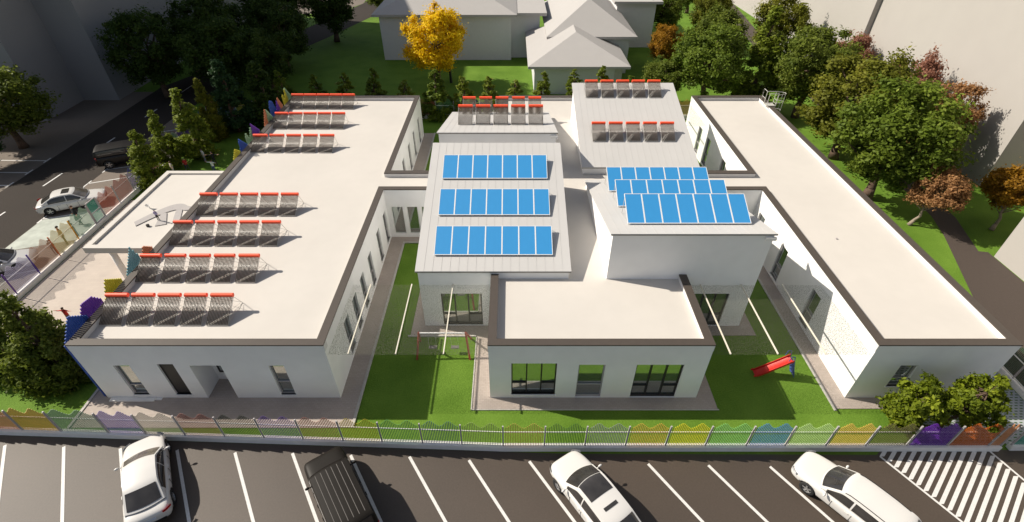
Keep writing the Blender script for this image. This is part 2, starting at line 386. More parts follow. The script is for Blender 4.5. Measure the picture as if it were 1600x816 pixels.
# left wing
FW = ((-19.1, 14.61), (-8.09, 14.61))
h1 = (1.35, 2.08, 0.28, 2.36); h2 = (3.34, 4.06, 0.28, 2.45); h3 = (4.75, 6.15, 0.0, 2.36, 1.1); h4 = (8.27, 8.95, 0.27, 2.35)
wall(*FW, holes=[h1, h2, h3, h4])
window(*FW, h1, trans=[(0, 0.3)], fm=M['metal_grey']); window(*FW, h4, trans=[(0, 0.42)], fm=M['metal_grey'])
d = window(*FW, h2, trans=[(0, 0.93)], name='door', sill=True)
q = MB(); q.box(-15.70, -15.1, 14.70, 14.73, 0.31, 2.25); q.build('door_leaf', M['door_dark'], d)
q = MB(); q.box(-14.35, -12.95, 15.71, 15.75, 0.0, 2.36); q.build('recess_wall', M['plaster'], school)
q = MB(); q.box(-14.1, -13.5, 15.66, 15.70, 0.6, 2.2); rw = q.build('recess_window', M['frame_dark'], school)
q = MB(); q.box(-13.98, -13.62, 15.64, 15.658, 0.75, 2.1); q.build('pane', M['glass'], rw)
q = MB(); q.box(-18.9, -16.8, 14.38, 14.6, 0.031, 0.09); q.box(-16.8, -16.5, 14.46, 14.6, 0.031, 0.06); q.build('plinth', M['kerb_white'], school)
RWa = ((-8.09, 14.61), (-8.09, 27.55))
hs = [(y - 14.61, y + 0.75 - 14.61, 0.35, 2.45) for y in (17.05, 18.65, 20.3, 22.15, 24.45, 26.4)]
wall(*RWa, holes=hs)
for h in hs: window(*RWa, h, trans=[(0, 0.35)], fm=M['metal_grey'])
RWb = ((-8.09, 29.98), (-8.09, 43.5))
hs = [(y - 29.98, y + 0.8 - 29.98, za, 2.45) for y, za in ((31.6, 0.35), (33.6, 0.05), (36.2, 0.35), (38.6, 0.35), (41.2, 0.35))]
wall(*RWb, holes=hs)
for h in hs: window(*RWb, h, trans=[(0, 0.35)], fm=M['metal_grey'])
wall((-19.1, 43.5), (-19.1, 14.61)); wall((-8.09, 43.5), (-19.1, 43.5))
# links
LKf = ((-8.09, 27.55), (-4.72, 27.55)); hs = [(0.25, 1.05, 0.25, 2.42), (1.25, 2.0, 0.25, 2.42), (2.2, 2.95, 0.25, 2.42)]
wall(*LKf, holes=hs)
for h in hs: window(*LKf, h, fm=M['metal_white'], sill=False)
wall((-4.72, 29.98), (-8.09, 29.98))
LKr = ((12.36, 27.55), (15.73, 27.55)); hs = [(0.3, 1.1, 0.25, 2.42), (1.9, 2.7, 0.25, 2.42)]
wall(*LKr, holes=hs)
for h in hs: window(*LKr, h, fm=M['metal_white'], sill=False)
wall((15.73, 29.98), (12.36, 29.98))
# right wing
RL = ((15.73, 27.55), (15.73, 14.61)); hs = [(27.55 - y - 0.85, 27.55 - y, 0.25, 2.42) for y in (26.1, 22.75, 18.85)]
wall(*RL, holes=hs)
for h in hs: window(*RL, h, trans=[(0, 0.35)], fm=M['metal_grey'])
RL2 = ((15.73, 43.5), (15.73, 29.98)); hs = [(43.5 - y - 0.85, 43.5 - y, 0.25, 2.42) for y in (39.3, 37.1, 33.5)]
wall(*RL2, holes=hs)
for h in hs: window(*RL2, h, trans=[(0, 0.35)], fm=M['metal_grey'])
RF = ((15.73, 14.61), (21.83, 14.61)); hs = [(1.55, 2.35, 0.9, 2.36)]
wall(*RF, holes=hs)
for h in hs: window(*RF, h, trans=[(0, 0.35)], fm=M['metal_grey'])
wall((21.83, 14.61), (21.83, 43.5)); wall((21.83, 43.5), (15.73, 43.5))
# front hall
EF = ((-1.03, 14.61), (8.70, 14.61)); e1 = (1.0, 3.04, 0.30, 2.5); e2 = (4.0, 5.2, 0.037, 2.41); e3 = (6.58, 8.7, 0.037, 2.41)
wall(*EF, holes=[e1, e2, e3])
window(*EF, e1, vert=(0.34, 0.67), trans=[(0, 0.34), (2, 0.34)]); window(*EF, e2, trans=[(0, 0.38)], fm=M['metal_grey'], bottom=0.12, sill=False)
window(*EF, e3, vert=(0.34, 0.67), trans=[(0, 0.34), (2, 0.34)], bottom=0.14, sill=False)
wall((8.70, 14.61), (8.70, 19.29)); wall((-1.03, 19.32), (-1.03, 14.61))
# rear hall
wall((8.70, 43.5), (-1.1, 43.5)); wall((-1.1, 43.5), (-1.1, 39.3)); wall((8.70, 39.1), (8.70, 43.5))

# flat roofs
def roof(x0, x1, y0, y1):
    q = MB(); q.box(x0, x1, y0, y1, ZS - 0.25, ZS); q.build('roof', M['membrane'], school)
roof(-19.08, -8.11, 14.63, 43.48); roof(-8.11, 15.75, 27.57, 29.96); roof(15.75, 21.81, 14.63, 43.48)
roof(-1.01, 8.68, 14.63, 19.36); roof(2.8, 4.79, 19.36, 27.57); roof(2.8, 4.79, 29.96, 39.2); roof(-1.08, 8.68, 39.2, 43.48)

# parapets: white upstand, brown coping
def parapet(axis, c, a0, a1, side, cap_ext=0.02):
    """axis 'x': runs along x at y=c ; side = direction (+1/-1) of the roof"""
    T = 0.34; q = MB(); k = MB()
    lo, hi = (c, c + T) if side > 0 else (c - T, c)
    clo, chi = (c - cap_ext, c + T + 0.02) if side > 0 else (c - T - 0.02, c + cap_ext)
    e = 0.003
    if axis == 'x':
        q.box(a0, a1, lo + e, hi, ZS - 0.1, ZT - 0.06); k.box(a0, a1, clo, chi, ZT - 0.06, ZT)
    else:
        q.box(lo + e, hi - e, a0, a1, ZS - 0.1, ZT - 0.06); k.box(clo, chi, a0, a1, ZT - 0.06, ZT)
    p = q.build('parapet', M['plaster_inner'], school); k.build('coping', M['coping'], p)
T = 0.36
parapet('x', 14.61, -19.12, -8.07, 1); parapet('y', -19.1, 14.97, 43.14, 1); parapet('x', 43.5, -19.12, -8.07, -1)
parapet('y', -8.09, 14.97, 27.53, -1); parapet('y', -8.09, 30.0, 43.14, -1)
parapet('x', 27.55, -8.45, -4.72, 1); parapet('x', 29.98, -8.45, -4.72, -1)
parapet('x', 14.61, -1.05, 8.72, 1); parapet('y', -1.03, 14.97, 19.3, 1); parapet('y', 8.70, 14.97, 19.27, -1)
parapet('x', 14.61, 15.71, 21.85, 1); parapet('y', 21.83, 14.97, 43.14, -1); parapet('x', 43.5, 15.71, 21.85, -1)
parapet('y', 15.73, 14.97, 27.53, 1); parapet('y', 15.73, 30.0, 43.14, 1)
parapet('x', 27.55, 12.36, 16.09, 1); parapet('x', 29.98, 12.36, 16.09, -1)
parapet('x', 43.5, -1.12, 8.72, -1); parapet('y', -1.1, 39.5, 43.14, 1); parapet('y', 8.70, 39.2, 43.14, -1)

# tall halls with a single sloping roof
def hall(x0, x1, y0, y1, zf, zb, holes=(), wins=(), ov=0.11):
    s = (zb - zf) / (y1 - y0)
    hz = min(zf, zb) - 0.02
    wall((x0, y0), (x1, y0), 0, zf, holes=holes)
    wall((x1, y1), (x0, y1), 0, zb)
    for xx, sg in ((x0, 1), (x1, -1)):
        q = MB(); pts = [(xx, y0, 0), (xx, y1, 0), (xx, y1, zb), (xx, y0, zf)]
        q.poly(pts if sg < 0 else pts[::-1]); q.build('wall', M['plaster'], school)
    # roof slab
    ya, yb = y0 - 0.06, y1 + 0.1
    za, zc = zf - s * 0.06 + 0.003, zb + s * 0.1 + 0.003
    q = MB(); t = 0.09
    X0, X1 = x0 - ov, x1 + ov
    v = [(X0, ya, za), (X1, ya, za), (X1, yb, zc), (X0, yb, zc), (X0, ya, za + t), (X1, ya, za + t), (X1, yb, zc + t), (X0, yb, zc + t)]
    for f in ((0, 3, 2, 1), (4, 5, 6, 7), (1, 2, 6, 5), (2, 3, 7, 6), (3, 0, 4, 7), (0, 1, 5, 4)): q.poly([v[i] for i in f])
    r = q.build('pitched_roof', M['sheet'], school)
    q = MB(); q.box(X0, X1, ya - 0.012, ya - 0.001, za + 0.0, za + 0.05); q.build('eave_edge', M['eave_edge'], r)
    q = MB(); n = int((X1 - X0) / 0.42)
    for i in range(1, n):
        x = X0 + (X1 - X0) * i / n
        p = [(x - 0.010, ya, za + t), (x + 0.010, ya, za + t), (x + 0.010, yb, zc + t), (x - 0.010, yb, zc + t)]
        pt = [(a, c_, z + 0.008) for a, c_, z in p]
        q.poly(pt); q.poly([p[0], p[3], pt[3], pt[0]][::-1]); q.poly([p[1], pt[1], pt[2], p[2]][::-1]); q.poly([p[0], pt[0], pt[1], p[1]][::-1])
    q.build('roof_seam', M['seam'], r)
hA = (1.02, 3.15, 0.04, 2.38)
hall(-4.72, 2.84, 19.32, 28.5, 3.85, 6.25, [hA]); window((-4.72, 19.32), (2.84, 19.32), hA, vert=(0.33, 0.66), trans=[(0, 0.34), (2, 0.34)], bottom=0.14, sill=False)
hD = (4.6, 6.5, 0.04, 2.4)
hall(4.75, 12.36, 19.29, 28.4, 6.12, 3.78, [hD]); window((4.75, 19.29), (12.36, 19.29), hD, vert=(0.33, 0.66), trans=[(0, 0.34), (2, 0.34)], bottom=0.14, sill=False)
hall(-4.72, 2.84, 30.42, 39.4, 6.12, 3.80); hall(4.75, 12.36, 30.1, 39.05, 3.85, 6.22)
q = MB(); q.box(2.5, 2.94, 30.26, 30.4, 5.86, 6.03); q.build('gutter_box', M['metal_white'], school)
q = MB(); q.box(11.95, 12.45, 19.16, 19.28, 5.88, 6.04); q.build('gutter_box', M['metal_white'], school)

# coloured slatted facade boards with pointed tops on the street side
FC = {'blue': (0.018, 0.07, 0.33), 'purple': (0.13, 0.03, 0.33), 'yellow': (0.50, 0.45, 0.03), 'teal': (0.16, 0.33, 0.38), 'orange': (0.52, 0.19, 0.09), 'green': (0.24, 0.38, 0.23)}
for k_, c_ in FC.items(): M['fc_' + k_] = mat('facade_' + k_, c_, 0.5, var=0.04)
segs = [('blue', [(14.63, 3.6), (15.5, 4.5), (16.35, 3.75)]), ('purple', [(16.05, 4.0), (16.38, 4.38), (17.0, 4.28), (17.45, 3.7)]), ('yellow', [(17.5, 3.7), (18.0, 4.45), (18.9, 3.75)]),
        ('teal', [(19.3, 3.7), (20.25, 4.66), (20.6, 3.7)]), ('orange', [(20.6, 3.75), (20.95, 4.2), (21.5, 3.75)]), ('yellow', [(31.7, 3.7), (32.2, 4.15), (32.8, 3.7)]),
        ('blue', [(32.8, 3.9), (32.95, 4.58), (33.9, 3.7)]), ('green', [(34.1, 4.2), (34.25, 4.45), (34.6, 3.8), (35.1, 4.55), (35.4, 3.8)]), ('purple', [(35.1, 4.1), (35.2, 4.7), (36.3, 3.7)]),
        ('orange', [(37.3, 3.7), (38.0, 4.75), (38.3, 3.8)]), ('green', [(38.0, 4.1), (38.1, 4.6), (38.9, 3.7)]), ('blue', [(38.9, 4.5), (39.15, 4.9), (39.6, 4.7), (40.0, 3.8)]), ('purple', [(39.9, 3.9), (40.25, 4.55), (40.6, 3.7)]),
        ('orange', [(40.5, 4.3), (40.65, 4.65), (41.3, 3.7)]), ('yellow', [(41.5, 4.4), (41.65, 4.5), (41.9, 4.0), (42.2, 4.8), (42.5, 3.9)]), ('green', [(42.3, 4.7), (42.5, 4.75), (43.4, 3.7)])]
for i, (cn, pts) in enumerate(segs):
    q = MB(); y = pts[0][0]
    off = 0.06 * (i % 2)
    while y < pts[-1][0] - 0.05:
        for (ya, za), (yb, zb) in zip(pts, pts[1:]):
            if ya <= y <= yb: z = za + (zb - za) * (y - ya) / (yb - ya); break
        q.box(-19.25 - off, -19.20 - off, y, y + 0.07, 0.1, z); y += 0.105
    p = q.build('facade_slats', M['fc_' + cn], school); p['label'] = cn + ' slatted facade board with a pointed top'

# entrance canopy
can = thing('entrance_canopy', 'flat cream entrance canopy on round columns beside the left wing', 'canopy', (-21.4, 26, 0))
def P_(o, b_, name, m, smooth=False):
    ob = b_.build(name, m, o, smooth); ob.data.transform(Matrix.Translation(-Vector(o.location))); return ob
q = MB(); q.box(-23.62, -19.28, 22.1, 30.85, 2.86, 3.10); P_(can, q, 'canopy_slab', M['membrane'])
q = MB(); q.box(-23.62, -23.3, 22.1, 30.85, 3.10, 3.22); q.box(-23.3, -19.28, 22.1, 22.42, 3.10, 3.22); q.box(-23.3, -19.28, 30.53, 30.85, 3.10, 3.22); P_(can, q, 'canopy_rim', M['membrane'])
for x, y in ((-22.9, 22.9), (-22.9, 30.1), (-22.9, 26.5)):
    q = MB(); q.tube((x, y, 0.03), (x, y, 2.86), 0.17, 20); P_(can, q, 'column', M['plaster'], True)
M['ornament'] = mat('ornament_render', (0.34, 0.32, 0.31), 0.7, var=0.03)
orn = thing('roof_ornament', 'pale grey arch shaped relief with two legs lying on the entrance canopy roof', 'ornament', (-21.3, 25.7, 3.1))
q = MB()
N = 18; outer = []; inner = []
for i in range(N + 1):
    f = i / N; cx = -22.25 + 2.45 * f; cy = 24.55 + 2.0 * math.sin(min(1, f * 1.12) * math.pi * 0.62) - 0.15 * f
    wv = 0.20 + 0.16 * math.sin(f * math.pi)
    outer.append((cx - 0.1 * (1 - f), cy + wv)); inner.append((cx + 0.22 * (1 - f), cy - wv))
for i in range(N):
    q.prism([outer[i], inner[i], inner[i + 1], outer[i + 1]], 3.101, 3.15)
P_(orn, q, 'arch_band', M['ornament'])
q = MB(); q.prism([(-21.25, 25.7), (-20.95, 25.75), (-20.35, 24.55), (-20.9, 24.35)], 3.101, 3.148); P_(orn, q, 'arch_leg', M['ornament'])
q = MB(); q.prism([(-20.55, 26.1), (-20.2, 26.15), (-19.75, 24.95), (-20.1, 24.75)], 3.101, 3.148); P_(orn, q, 'arch_leg', M['ornament'])
q = MB(); q.tube((-22.3, 26.3, 3.1), (-22.3, 26.3, 3.25), 0.04, 8); q.grid(lambda a, c: (-22.45 + 0.3 * a, 26.2 + 0.15 * math.sin(c * math.pi), 3.25 + 0.1 * abs(a - 0.5) * 2 + 0.05 * math.sin(c * math.pi)), 6, 4)
P_(orn, q, 'finial', M['metal_white'])
vent = MB(); vent.tube((-21.3, 24.35, 3.1), (-21.3, 24.35, 3.24), 0.09, 12); vo = vent.build('roof_vent', M['frame_dark'], None); tag(vo, 'small dark round vent on the entrance canopy roof', 'vent')
vent = MB(); vent.tube((15.9 + 2.15, 22.7, 3.4), (15.9 + 2.15, 22.7, 3.46), 0.05, 10); vo = vent.build('roof_drain', M['metal_grey'], None); tag(vo, 'tiny grey drain cap on the right wing roof', 'drain')

# shade nets in the courtyards
def net(name, x0, x1, y0, y1, label, beams):
    t = thing(name, label, 'shade net', ((x0 + x1) / 2, y0, 3.0), 0, 'shade nets over the courtyards')
    q = MB(); q.poly([(x0, y0, 3.0), (x1, y0, 3.0), (x1, y1, 3.0), (x0, y1, 3.0)]); P_(t, q, 'net', M['net'])
    for x in beams:
        q = MB(); q.box(x - 0.024, x + 0.024, y0, y1, 3.01, 3.07); P_(t, q, 'beam', M['beam'])
    return t
net('shade_net', -8.08, -1.04, 14.68, 19.3, 'fine shade net with cream beams over the swing courtyard', (-7.17, -5.09, -3.0))
net('shade_net', 8.71, 15.72, 14.68, 19.27, 'fine shade net with cream beams over the slide courtyard', (9.56, 11.63, 13.72))
net('shade_net', 12.48, 15.72, 38.7, 43.3, 'small shade net over the far right rear courtyard', (14.1,))

# roof ladder with safety cage on the right wing
lad = thing('cage_ladder', 'pale steel access ladder with safety cage at the far corner of the right wing', 'ladder', (21.9, 41.4, 0))
q = MB()
for y in (41.1, 41.65): q.tube((22.05, y, 0.2), (22.05, y, 4.75), 0.025); q.tube((22.05, y, 4.75), (21.3, y, 4.75), 0.025); q.tube((21.3, y, 4.75), (21.3, y, 3.6), 0.025)
P_(lad, q, 'ladder_rails', M['galv'])
for i in range(15):
    q = MB(); q.tube((22.05, 41.1, 0.4 + i * 0.27), (22.05, 41.65, 0.4 + i * 0.27), 0.015); P_(lad, q, 'rung', M['galv'])
for z in (2.6, 3.3, 4.0, 4.7):
    q = MB(); pts = [(22.05 + 0.68 * math.sin(a), 41.375 - 0.36 * math.cos(a), z) for a in [math.pi * k / 8 for k in range(9)]]
    q.path(pts, [0.02] * 9); P_(lad, q, 'cage_hoop', M['galv'])
q = MB()
for k in (1, 2.5, 4, 5.5, 7):
    a = math.pi * k / 8; q.tube((22.05 + 0.68 * math.sin(a), 41.375 - 0.36 * math.cos(a), 2.6), (22.05 + 0.68 * math.sin(a), 41.375 - 0.36 * math.cos(a), 4.7), 0.015)
P_(lad, q, 'cage_bars', M['galv'])
q = MB(); q.box(21.25, 22.0, 41.05, 41.7, 3.73, 3.77)
for z in (4.15, 4.75):
    q.tube((21.3, 42.3, z), (21.3, 41.65, z), 0.02); q.tube((21.3, 42.3, 3.73), (21.3, 42.3, 4.75), 0.02)
P_(lad, q, 'step_platform', M['galv'])

# ------------------------------------------------------------------ solar tube collectors
ORD = ['first', 'second', 'third', 'fourth', 'fifth', 'sixth', 'seventh', 'eighth', 'ninth', 'tenth']
def copy_tree(o, parent=None):
    c = o.copy(); col.objects.link(c); c.parent = parent
    for ch in o.children: copy_tree(ch, c)
    return c

def make_collector(th, Lc=1.44, wd=0.99, roof_slope=0.0):
    t = thing('tube_collector', '', 'solar collector')
    c_, s_ = math.cos(R(th)), math.sin(R(th))
    P = lambda x, l, h: (x, l * c_ - h * s_, l * s_ + h * c_)     # local frame, foot at origin
    n = 15
    tm = MB(); tm.tube(P(0, 0.03, 0.055), P(0, Lc - 0.05, 0.055), 0.0225, 6); me = tm.mesh('tube', M['tube'], True)
    for i in range(n):
        o = bpy.data.objects.new('tube', me); o.location = (0.03 + (wd - 0.06) * i / (n - 1), 0, 0); link(o, t)
    hb = MB(); hb.tube(P(-0.01, Lc - 0.02, 0.07), P(wd + 0.01, Lc - 0.02, 0.07), 0.10, 14); hb.build('header_tank', M['red'], t, False)
    fr = MB()
    for x in (0.0, wd):
        fr.tube(P(x, 0, 0.0), P(x, Lc, 0.0), 0.013, 4)
    fr.tube(P(0, 0.02, 0.03), P(wd, 0.02, 0.03), 0.022, 4); fr.build('frame', M['galv'], t)
    for x in (0.0, wd):
        lg = MB(); top = P(x, Lc * 0.94, 0); yb = Lc * c_ + 0.32
        lg.tube(top, (x, yb, yb * roof_slope), 0.012, 4); lg.tube((x, yb, yb * roof_slope), P(x, 0.1, 0), 0.010, 4); lg.tube((x, yb * 0.92, yb * roof_slope * 0.9 + 0.1), P(x, Lc * 0.5, 0), 0.008, 4)
        lg.build('support_leg', M['galv'], t)
    br = MB(); top = P(0, Lc * 0.9, 0); yb = Lc * c_ + 0.32
    br.tube(P(0, Lc * 0.9, 0), (wd, yb, yb * roof_slope + 0.02), 0.008, 4); br.tube(P(wd, Lc * 0.9, 0), (0, yb, yb * roof_slope + 0.02), 0.008, 4); br.build('brace', M['galv'], t)
    return t
def place_row(proto, used, xs, y, z, rowlabel, roofname, group):
    for i, x in enumerate(xs):
        o = copy_tree(proto) if used else proto
        used = True
        o.location = (x, y, z)
        tag(o, 'red topped tube collector, %s from left, %s, %s' % (ORD[i], rowlabel, roofname), 'solar collector', group)
    return True
g = 'tube collectors on the left wing roof'
p0 = make_collector(32.5); used = False
for r_, (y, x0, x1) in enumerate(((16.03, -18.69, -13.85), (18.98, -18.78, -13.8), (22.0, -18.69, -13.8), (24.95, -18.66, -13.8), (33.13, -18.75, -13.9), (37.16, -18.64, -14.15), (41.12, -18.70, -14.35))):
    used = place_row(p0, used, [x0 + (x1 - x0) * i / 4 for i in range(5)], y, 3.42, ORD[r_] + ' row from the front', 'left wing roof', g)
g = 'tube collectors on the rear left sloping roof'
p1 = make_collector(39, wd=0.98, roof_slope=-0.26); used = False
for r_, (y, z, x0, x1) in enumerate(((33.14, 5.52, -3.73, 1.17), (38.0, 4.26, -3.85, 1.3))):
    used = place_row(p1, used, [x0 + (x1 - x0) * i / 4 for i in range(5)], y, z, ('front', 'back')[r_] + ' row', 'rear left sloping roof', g)
g = 'tube collectors on the rear right sloping roof'
p2 = make_collector(35, wd=0.93, roof_slope=0.26); used = False
for r_, (y, z, x0, x1) in enumerate(((32.49, 4.60, 5.59, 10.38), (37.3, 5.86, 5.55, 10.3))):
    used = place_row(p2, used, [x0 + (x1 - x0) * i / 4 for i in range(5)], y, z, ('front', 'back')[r_] + ' row', 'rear right sloping roof', g)

# ------------------------------------------------------------------ blue solar panels
def make_panel(th, L=1.75, wd=0.86, slope=0.0, lift=0.0):
    t = thing('solar_panel', '', 'solar panel')
    c_, s_ = math.cos(R(th)), math.sin(R(th))
    Mx = Matrix(((1, 0, 0, 0), (0, c_, -s_, 0), (0, s_, c_, lift), (0, 0, 0, 1)))
    g_ = MB(); g_.box(0.03, wd - 0.03, 0.03, L - 0.03, 0.0, 0.034, Mx); g_.build('solar_cells', M['blue_cell'], t)
    f = MB(); f.box(0, 0.03, 0, L, -0.005, 0.04, Mx); f.box(wd - 0.03, wd, 0, L, -0.005, 0.04, Mx); f.box(0.03, wd - 0.03, 0, 0.03, -0.005, 0.04, Mx); f.box(0.03, wd - 0.03, L - 0.03, L, -0.005, 0.04, Mx)
    f.build('panel_frame', M['panel_frame'], t)
    for x in (0.06, wd - 0.06):
        lg = MB(); top = Mx @ Vector((x, L * 0.97, -0.005)); yb = L * c_ * 0.97 + 0.12
        lg.tube(top, (x, yb, yb * slope), 0.015, 5); lg.tube(Mx @ Vector((x, 0.05, 0)), (x, 0.04, 0.04 * slope - 0.02), 0.02, 5); lg.tube((x, 0.04, 0.04 * slope), (x, yb, yb * slope + 0.01), 0.012, 4)
        lg.build('support_leg', M['galv'], t)
    return t
g = 'blue solar panels on the front left sloping roof'
pa = make_panel(22.3, slope=0.2614, lift=0.06); used = False
for r_, (y, x0) in enumerate(((20.18, -3.96), (22.80, -3.98), (25.5, -4.0))):
    z = 3.85 + 0.2614 * (y - 19.32) + 0.095
    for i in range(7):
        o = copy_tree(pa) if used else pa; used = True
        o.location = (x0 + i * 0.862, y, z)
        tag(o, 'blue solar panel, %s from left, %s row, front left sloping roof' % (ORD[i], ('front', 'middle', 'back')[r_]), 'solar panel', g)
g = 'blue solar panels on the front right sloping roof'
pd = make_panel(24.5, slope=-0.2569, lift=0.06); used = False
for r_, (y, x0) in enumerate(((20.44, 5.66), (23.05, 5.69), (25.85, 5.71))):
    z = 6.12 - 0.2569 * (y - 19.29) + 0.095
    for i in range(7):
        o = copy_tree(pd) if used else pd; used = True
        o.location = (x0 + i * 0.866, y, z)
        tag(o, 'blue solar panel, %s from left, %s row, front right sloping roof' % (ORD[i], ('front', 'middle', 'back')[r_]), 'solar panel', g)


# ------------------------------------------------------------------ coloured picket fences
PK = {}
def pk(c):
    if c not in PK:
        PK[c] = mat('picket_paint_%d' % (len(PK) + 1), srgb(*c), 0.5, var=0.04)
    return PK[c]
def fence(name, label, pts, cols, post_cols=None, plinth=True, base=0.30, hpost=1.72, lo=1.58, hi=1.92, pitch=0.072, names=None):
    """pts: post positions; one panel of pickets between each pair, tops in two waves"""
    t = thing(name, label, 'fence', (pts[0][0], pts[0][1], 0))
    rail = MB(); pl = MB()
    for i in range(len(pts) - 1):
        a, c = Vector((*pts[i], 0)), Vector((*pts[i + 1], 0)); d = c - a; L = d.length; u = d / L
        ang = math.atan2(u.y, u.x); Mx = Matrix.Translation(a) @ Matrix.Rotation(ang, 4, 'Z')
        if cols[i] is not None:
            q = MB(); n = max(3, int((L - 0.08) / pitch))
            for k in range(n):
                x = 0.07 + (L - 0.14) * (k + 0.5) / n; f = k / n
                z = lo + (hi - lo) * (0.35 * abs(math.sin(f * 2 * math.pi + 0.2)) + 0.65 * abs(math.sin(f * 2 * math.pi + 0.2)) ** 3)
                q.box(x - 0.013, x + 0.013, -0.010, 0.010, base + 0.02, z, Mx)
            ob = q.build('picket_panel', pk(cols[i])); ob.parent = t; ob.data.transform(Matrix.Translation(-Vector(t.location)))
            if names: ob['label'] = names[i] + ' picket panel'
            rail.box(0.03, L - 0.03, 0.014, 0.04, 1.24, 1.285, Mx); rail.box(0.03, L - 0.03, 0.014, 0.04, base + 0.07, base + 0.11, Mx)
        if plinth: pl.box(-0.0, L, -0.11, 0.11, -0.05, base, Mx)
        q = MB(); q.box(-0.03, 0.03, -0.03, 0.03, base - 0.02, hpost, Mx)
        ob = q.build('post', (pk(post_cols[i]) if post_cols and post_cols[i] else M['metal_grey'])); ob.parent = t; ob.data.transform(Matrix.Translation(-Vector(t.location)))
    q = MB(); x, y = pts[-1]; q.box(x - 0.03, x + 0.03, y - 0.03, y + 0.03, base - 0.02, hpost); ob = q.build('post', M['metal_grey']); ob.parent = t; ob.data.transform(Matrix.Translation(-Vector(t.location)))
    if rail.v: ob = rail.build('rail', M['metal_white']); ob.parent = t; ob.data.transform(Matrix.Translation(-Vector(t.location)))
    if plinth: ob = pl.build('plinth', M['kerb_white']); ob.parent = t; ob.data.transform(Matrix.Translation(-Vector(t.location)))
    return t
fx = [-28.5, -26.9, -25.2, -23.4, -21.56, -19.81, -17.66, -16.0, -14.25, -12.5, -10.77, -9.05, -7.3, -5.6, -3.85, -2.15, -0.38, 1.38, 3.12, 4.86, 6.57, 8.28, 10.03, 11.70, 13.44, 15.15, 16.9, 18.65, 20.42]
def fy(x): return 12.72 - (x + 21.56) * 0.0355 if x < -0.38 else 11.96
fpts = [(x, fy(x)) for x in fx] + [(20.95, 11.96)]
fcol = [(120, 150, 190), (150, 110, 160), (130, 170, 140), (200, 140, 110), (196, 158, 70), (120, 150, 125), (84, 66, 165), (190, 180, 165), (150, 96, 82), (44, 58, 44), (92, 56, 150), (160, 105, 85), (185, 165, 40), (84, 150, 95), (44, 84, 124), (150, 165, 105),
        (190, 150, 80), (50, 95, 40), (140, 135, 150), (215, 165, 70), (220, 205, 45), (125, 190, 110), (50, 115, 175), (170, 200, 130), (205, 170, 80), (88, 84, 48), (92, 30, 150), (175, 90, 30), (185, 130, 90)]
fnm = ['blue', 'mauve', 'green', 'salmon', 'ochre', 'grey green', 'violet', 'cream', 'red brown', 'dark green', 'purple', 'copper', 'olive yellow', 'green', 'navy blue', 'pale olive', 'tan', 'deep green', 'grey mauve', 'orange yellow', 'bright yellow', 'light green', 'blue', 'pale green', 'sand', 'dark olive', 'deep purple', 'orange brown', 'tan']
fence('picket_fence', 'long front fence of coloured wavy topped picket panels beside the car park', fpts, fcol, names=fnm)
fence('picket_fence', 'short teal picket fence at the right end of the front fence', [(21.45, 12.0), (22.8, 12.0), (24.15, 12.0)], [(70, 150, 135), (70, 150, 135)])
ly = [13.0, 14.7, 16.4, 18.1, 19.85, 21.6, 23.42, 25.17, 26.95, 28.7]
lc = [(200, 200, 195), (200, 200, 200), (205, 205, 200), (205, 200, 205), (205, 205, 205), (190, 186, 215), (190, 150, 125), (215, 200, 130), (160, 190, 165)]
lp = [None, None, None, None, None, (92, 56, 140), (70, 40, 135), (190, 105, 50), (205, 150, 20), None]
fence('picket_fence', 'street side picket fence from the corner tree to the gate, purple, orange and yellow posts', [(-28.6, y) for y in ly], lc, lp)
ly = [29.75, 31.47, 33.2, 35.0, 36.8, 38.6, 40.4, 42.2, 44.0, 45.7, 47.35]
lc = [(190, 110, 90), (150, 70, 60), (70, 80, 150), (170, 100, 80), (190, 180, 170), (120, 150, 120), (90, 60, 140), (180, 150, 90), (70, 90, 140), (150, 90, 80)]
fence('picket_fence', 'street side picket fence beyond the gate with red and blue panels', [(-28.6, y) for y in ly], lc)
bx = [-28.5 + 1.76 * i for i in range(31)]
pal = [(70, 80, 160), (150, 85, 70), (90, 60, 140), (190, 160, 70), (80, 130, 90), (180, 175, 160), (160, 100, 80), (110, 130, 90)]
fence('picket_fence', 'rear picket fence of coloured panels behind the school', [(x, 47.4) for x in bx], [pal[(i * 3) % 8] for i in range(30)])
fence('picket_fence', 'dark green picket fence along the right wing', [(24.25, 12.0 + 1.77 * i) for i in range(21)], [(30, 75, 50)] * 20)
gate = thing('school_gate', 'narrow teal picket gate with grey frame in the street side fence', 'gate', (-28.6, 28.7, 0))
q = MB()
for x0, x1, z0, z1 in ((28.75, 28.81, 0.3, 1.85), (29.64, 29.70, 0.3, 1.85), (28.81, 29.64, 1.79, 1.85), (28.81, 29.64, 0.3, 0.36), (28.81, 29.64, 1.0, 1.05)): q.box(-28.63, -28.57, x0, x1, z0, z1)
P_(gate, q, 'gate_frame', M['metal_grey'])
q = MB()
for k in range(11): q.box(-28.615, -28.59, 28.85 + k * 0.07, 28.875 + k * 0.07, 0.36, 1.79)
P_(gate, q, 'gate_pickets', pk((80, 160, 140)))
q = MB(); q.box(-28.7, -28.5, 28.7, 29.75, -0.02, 0.3); P_(gate, q, 'threshold', M['kerb_white'])

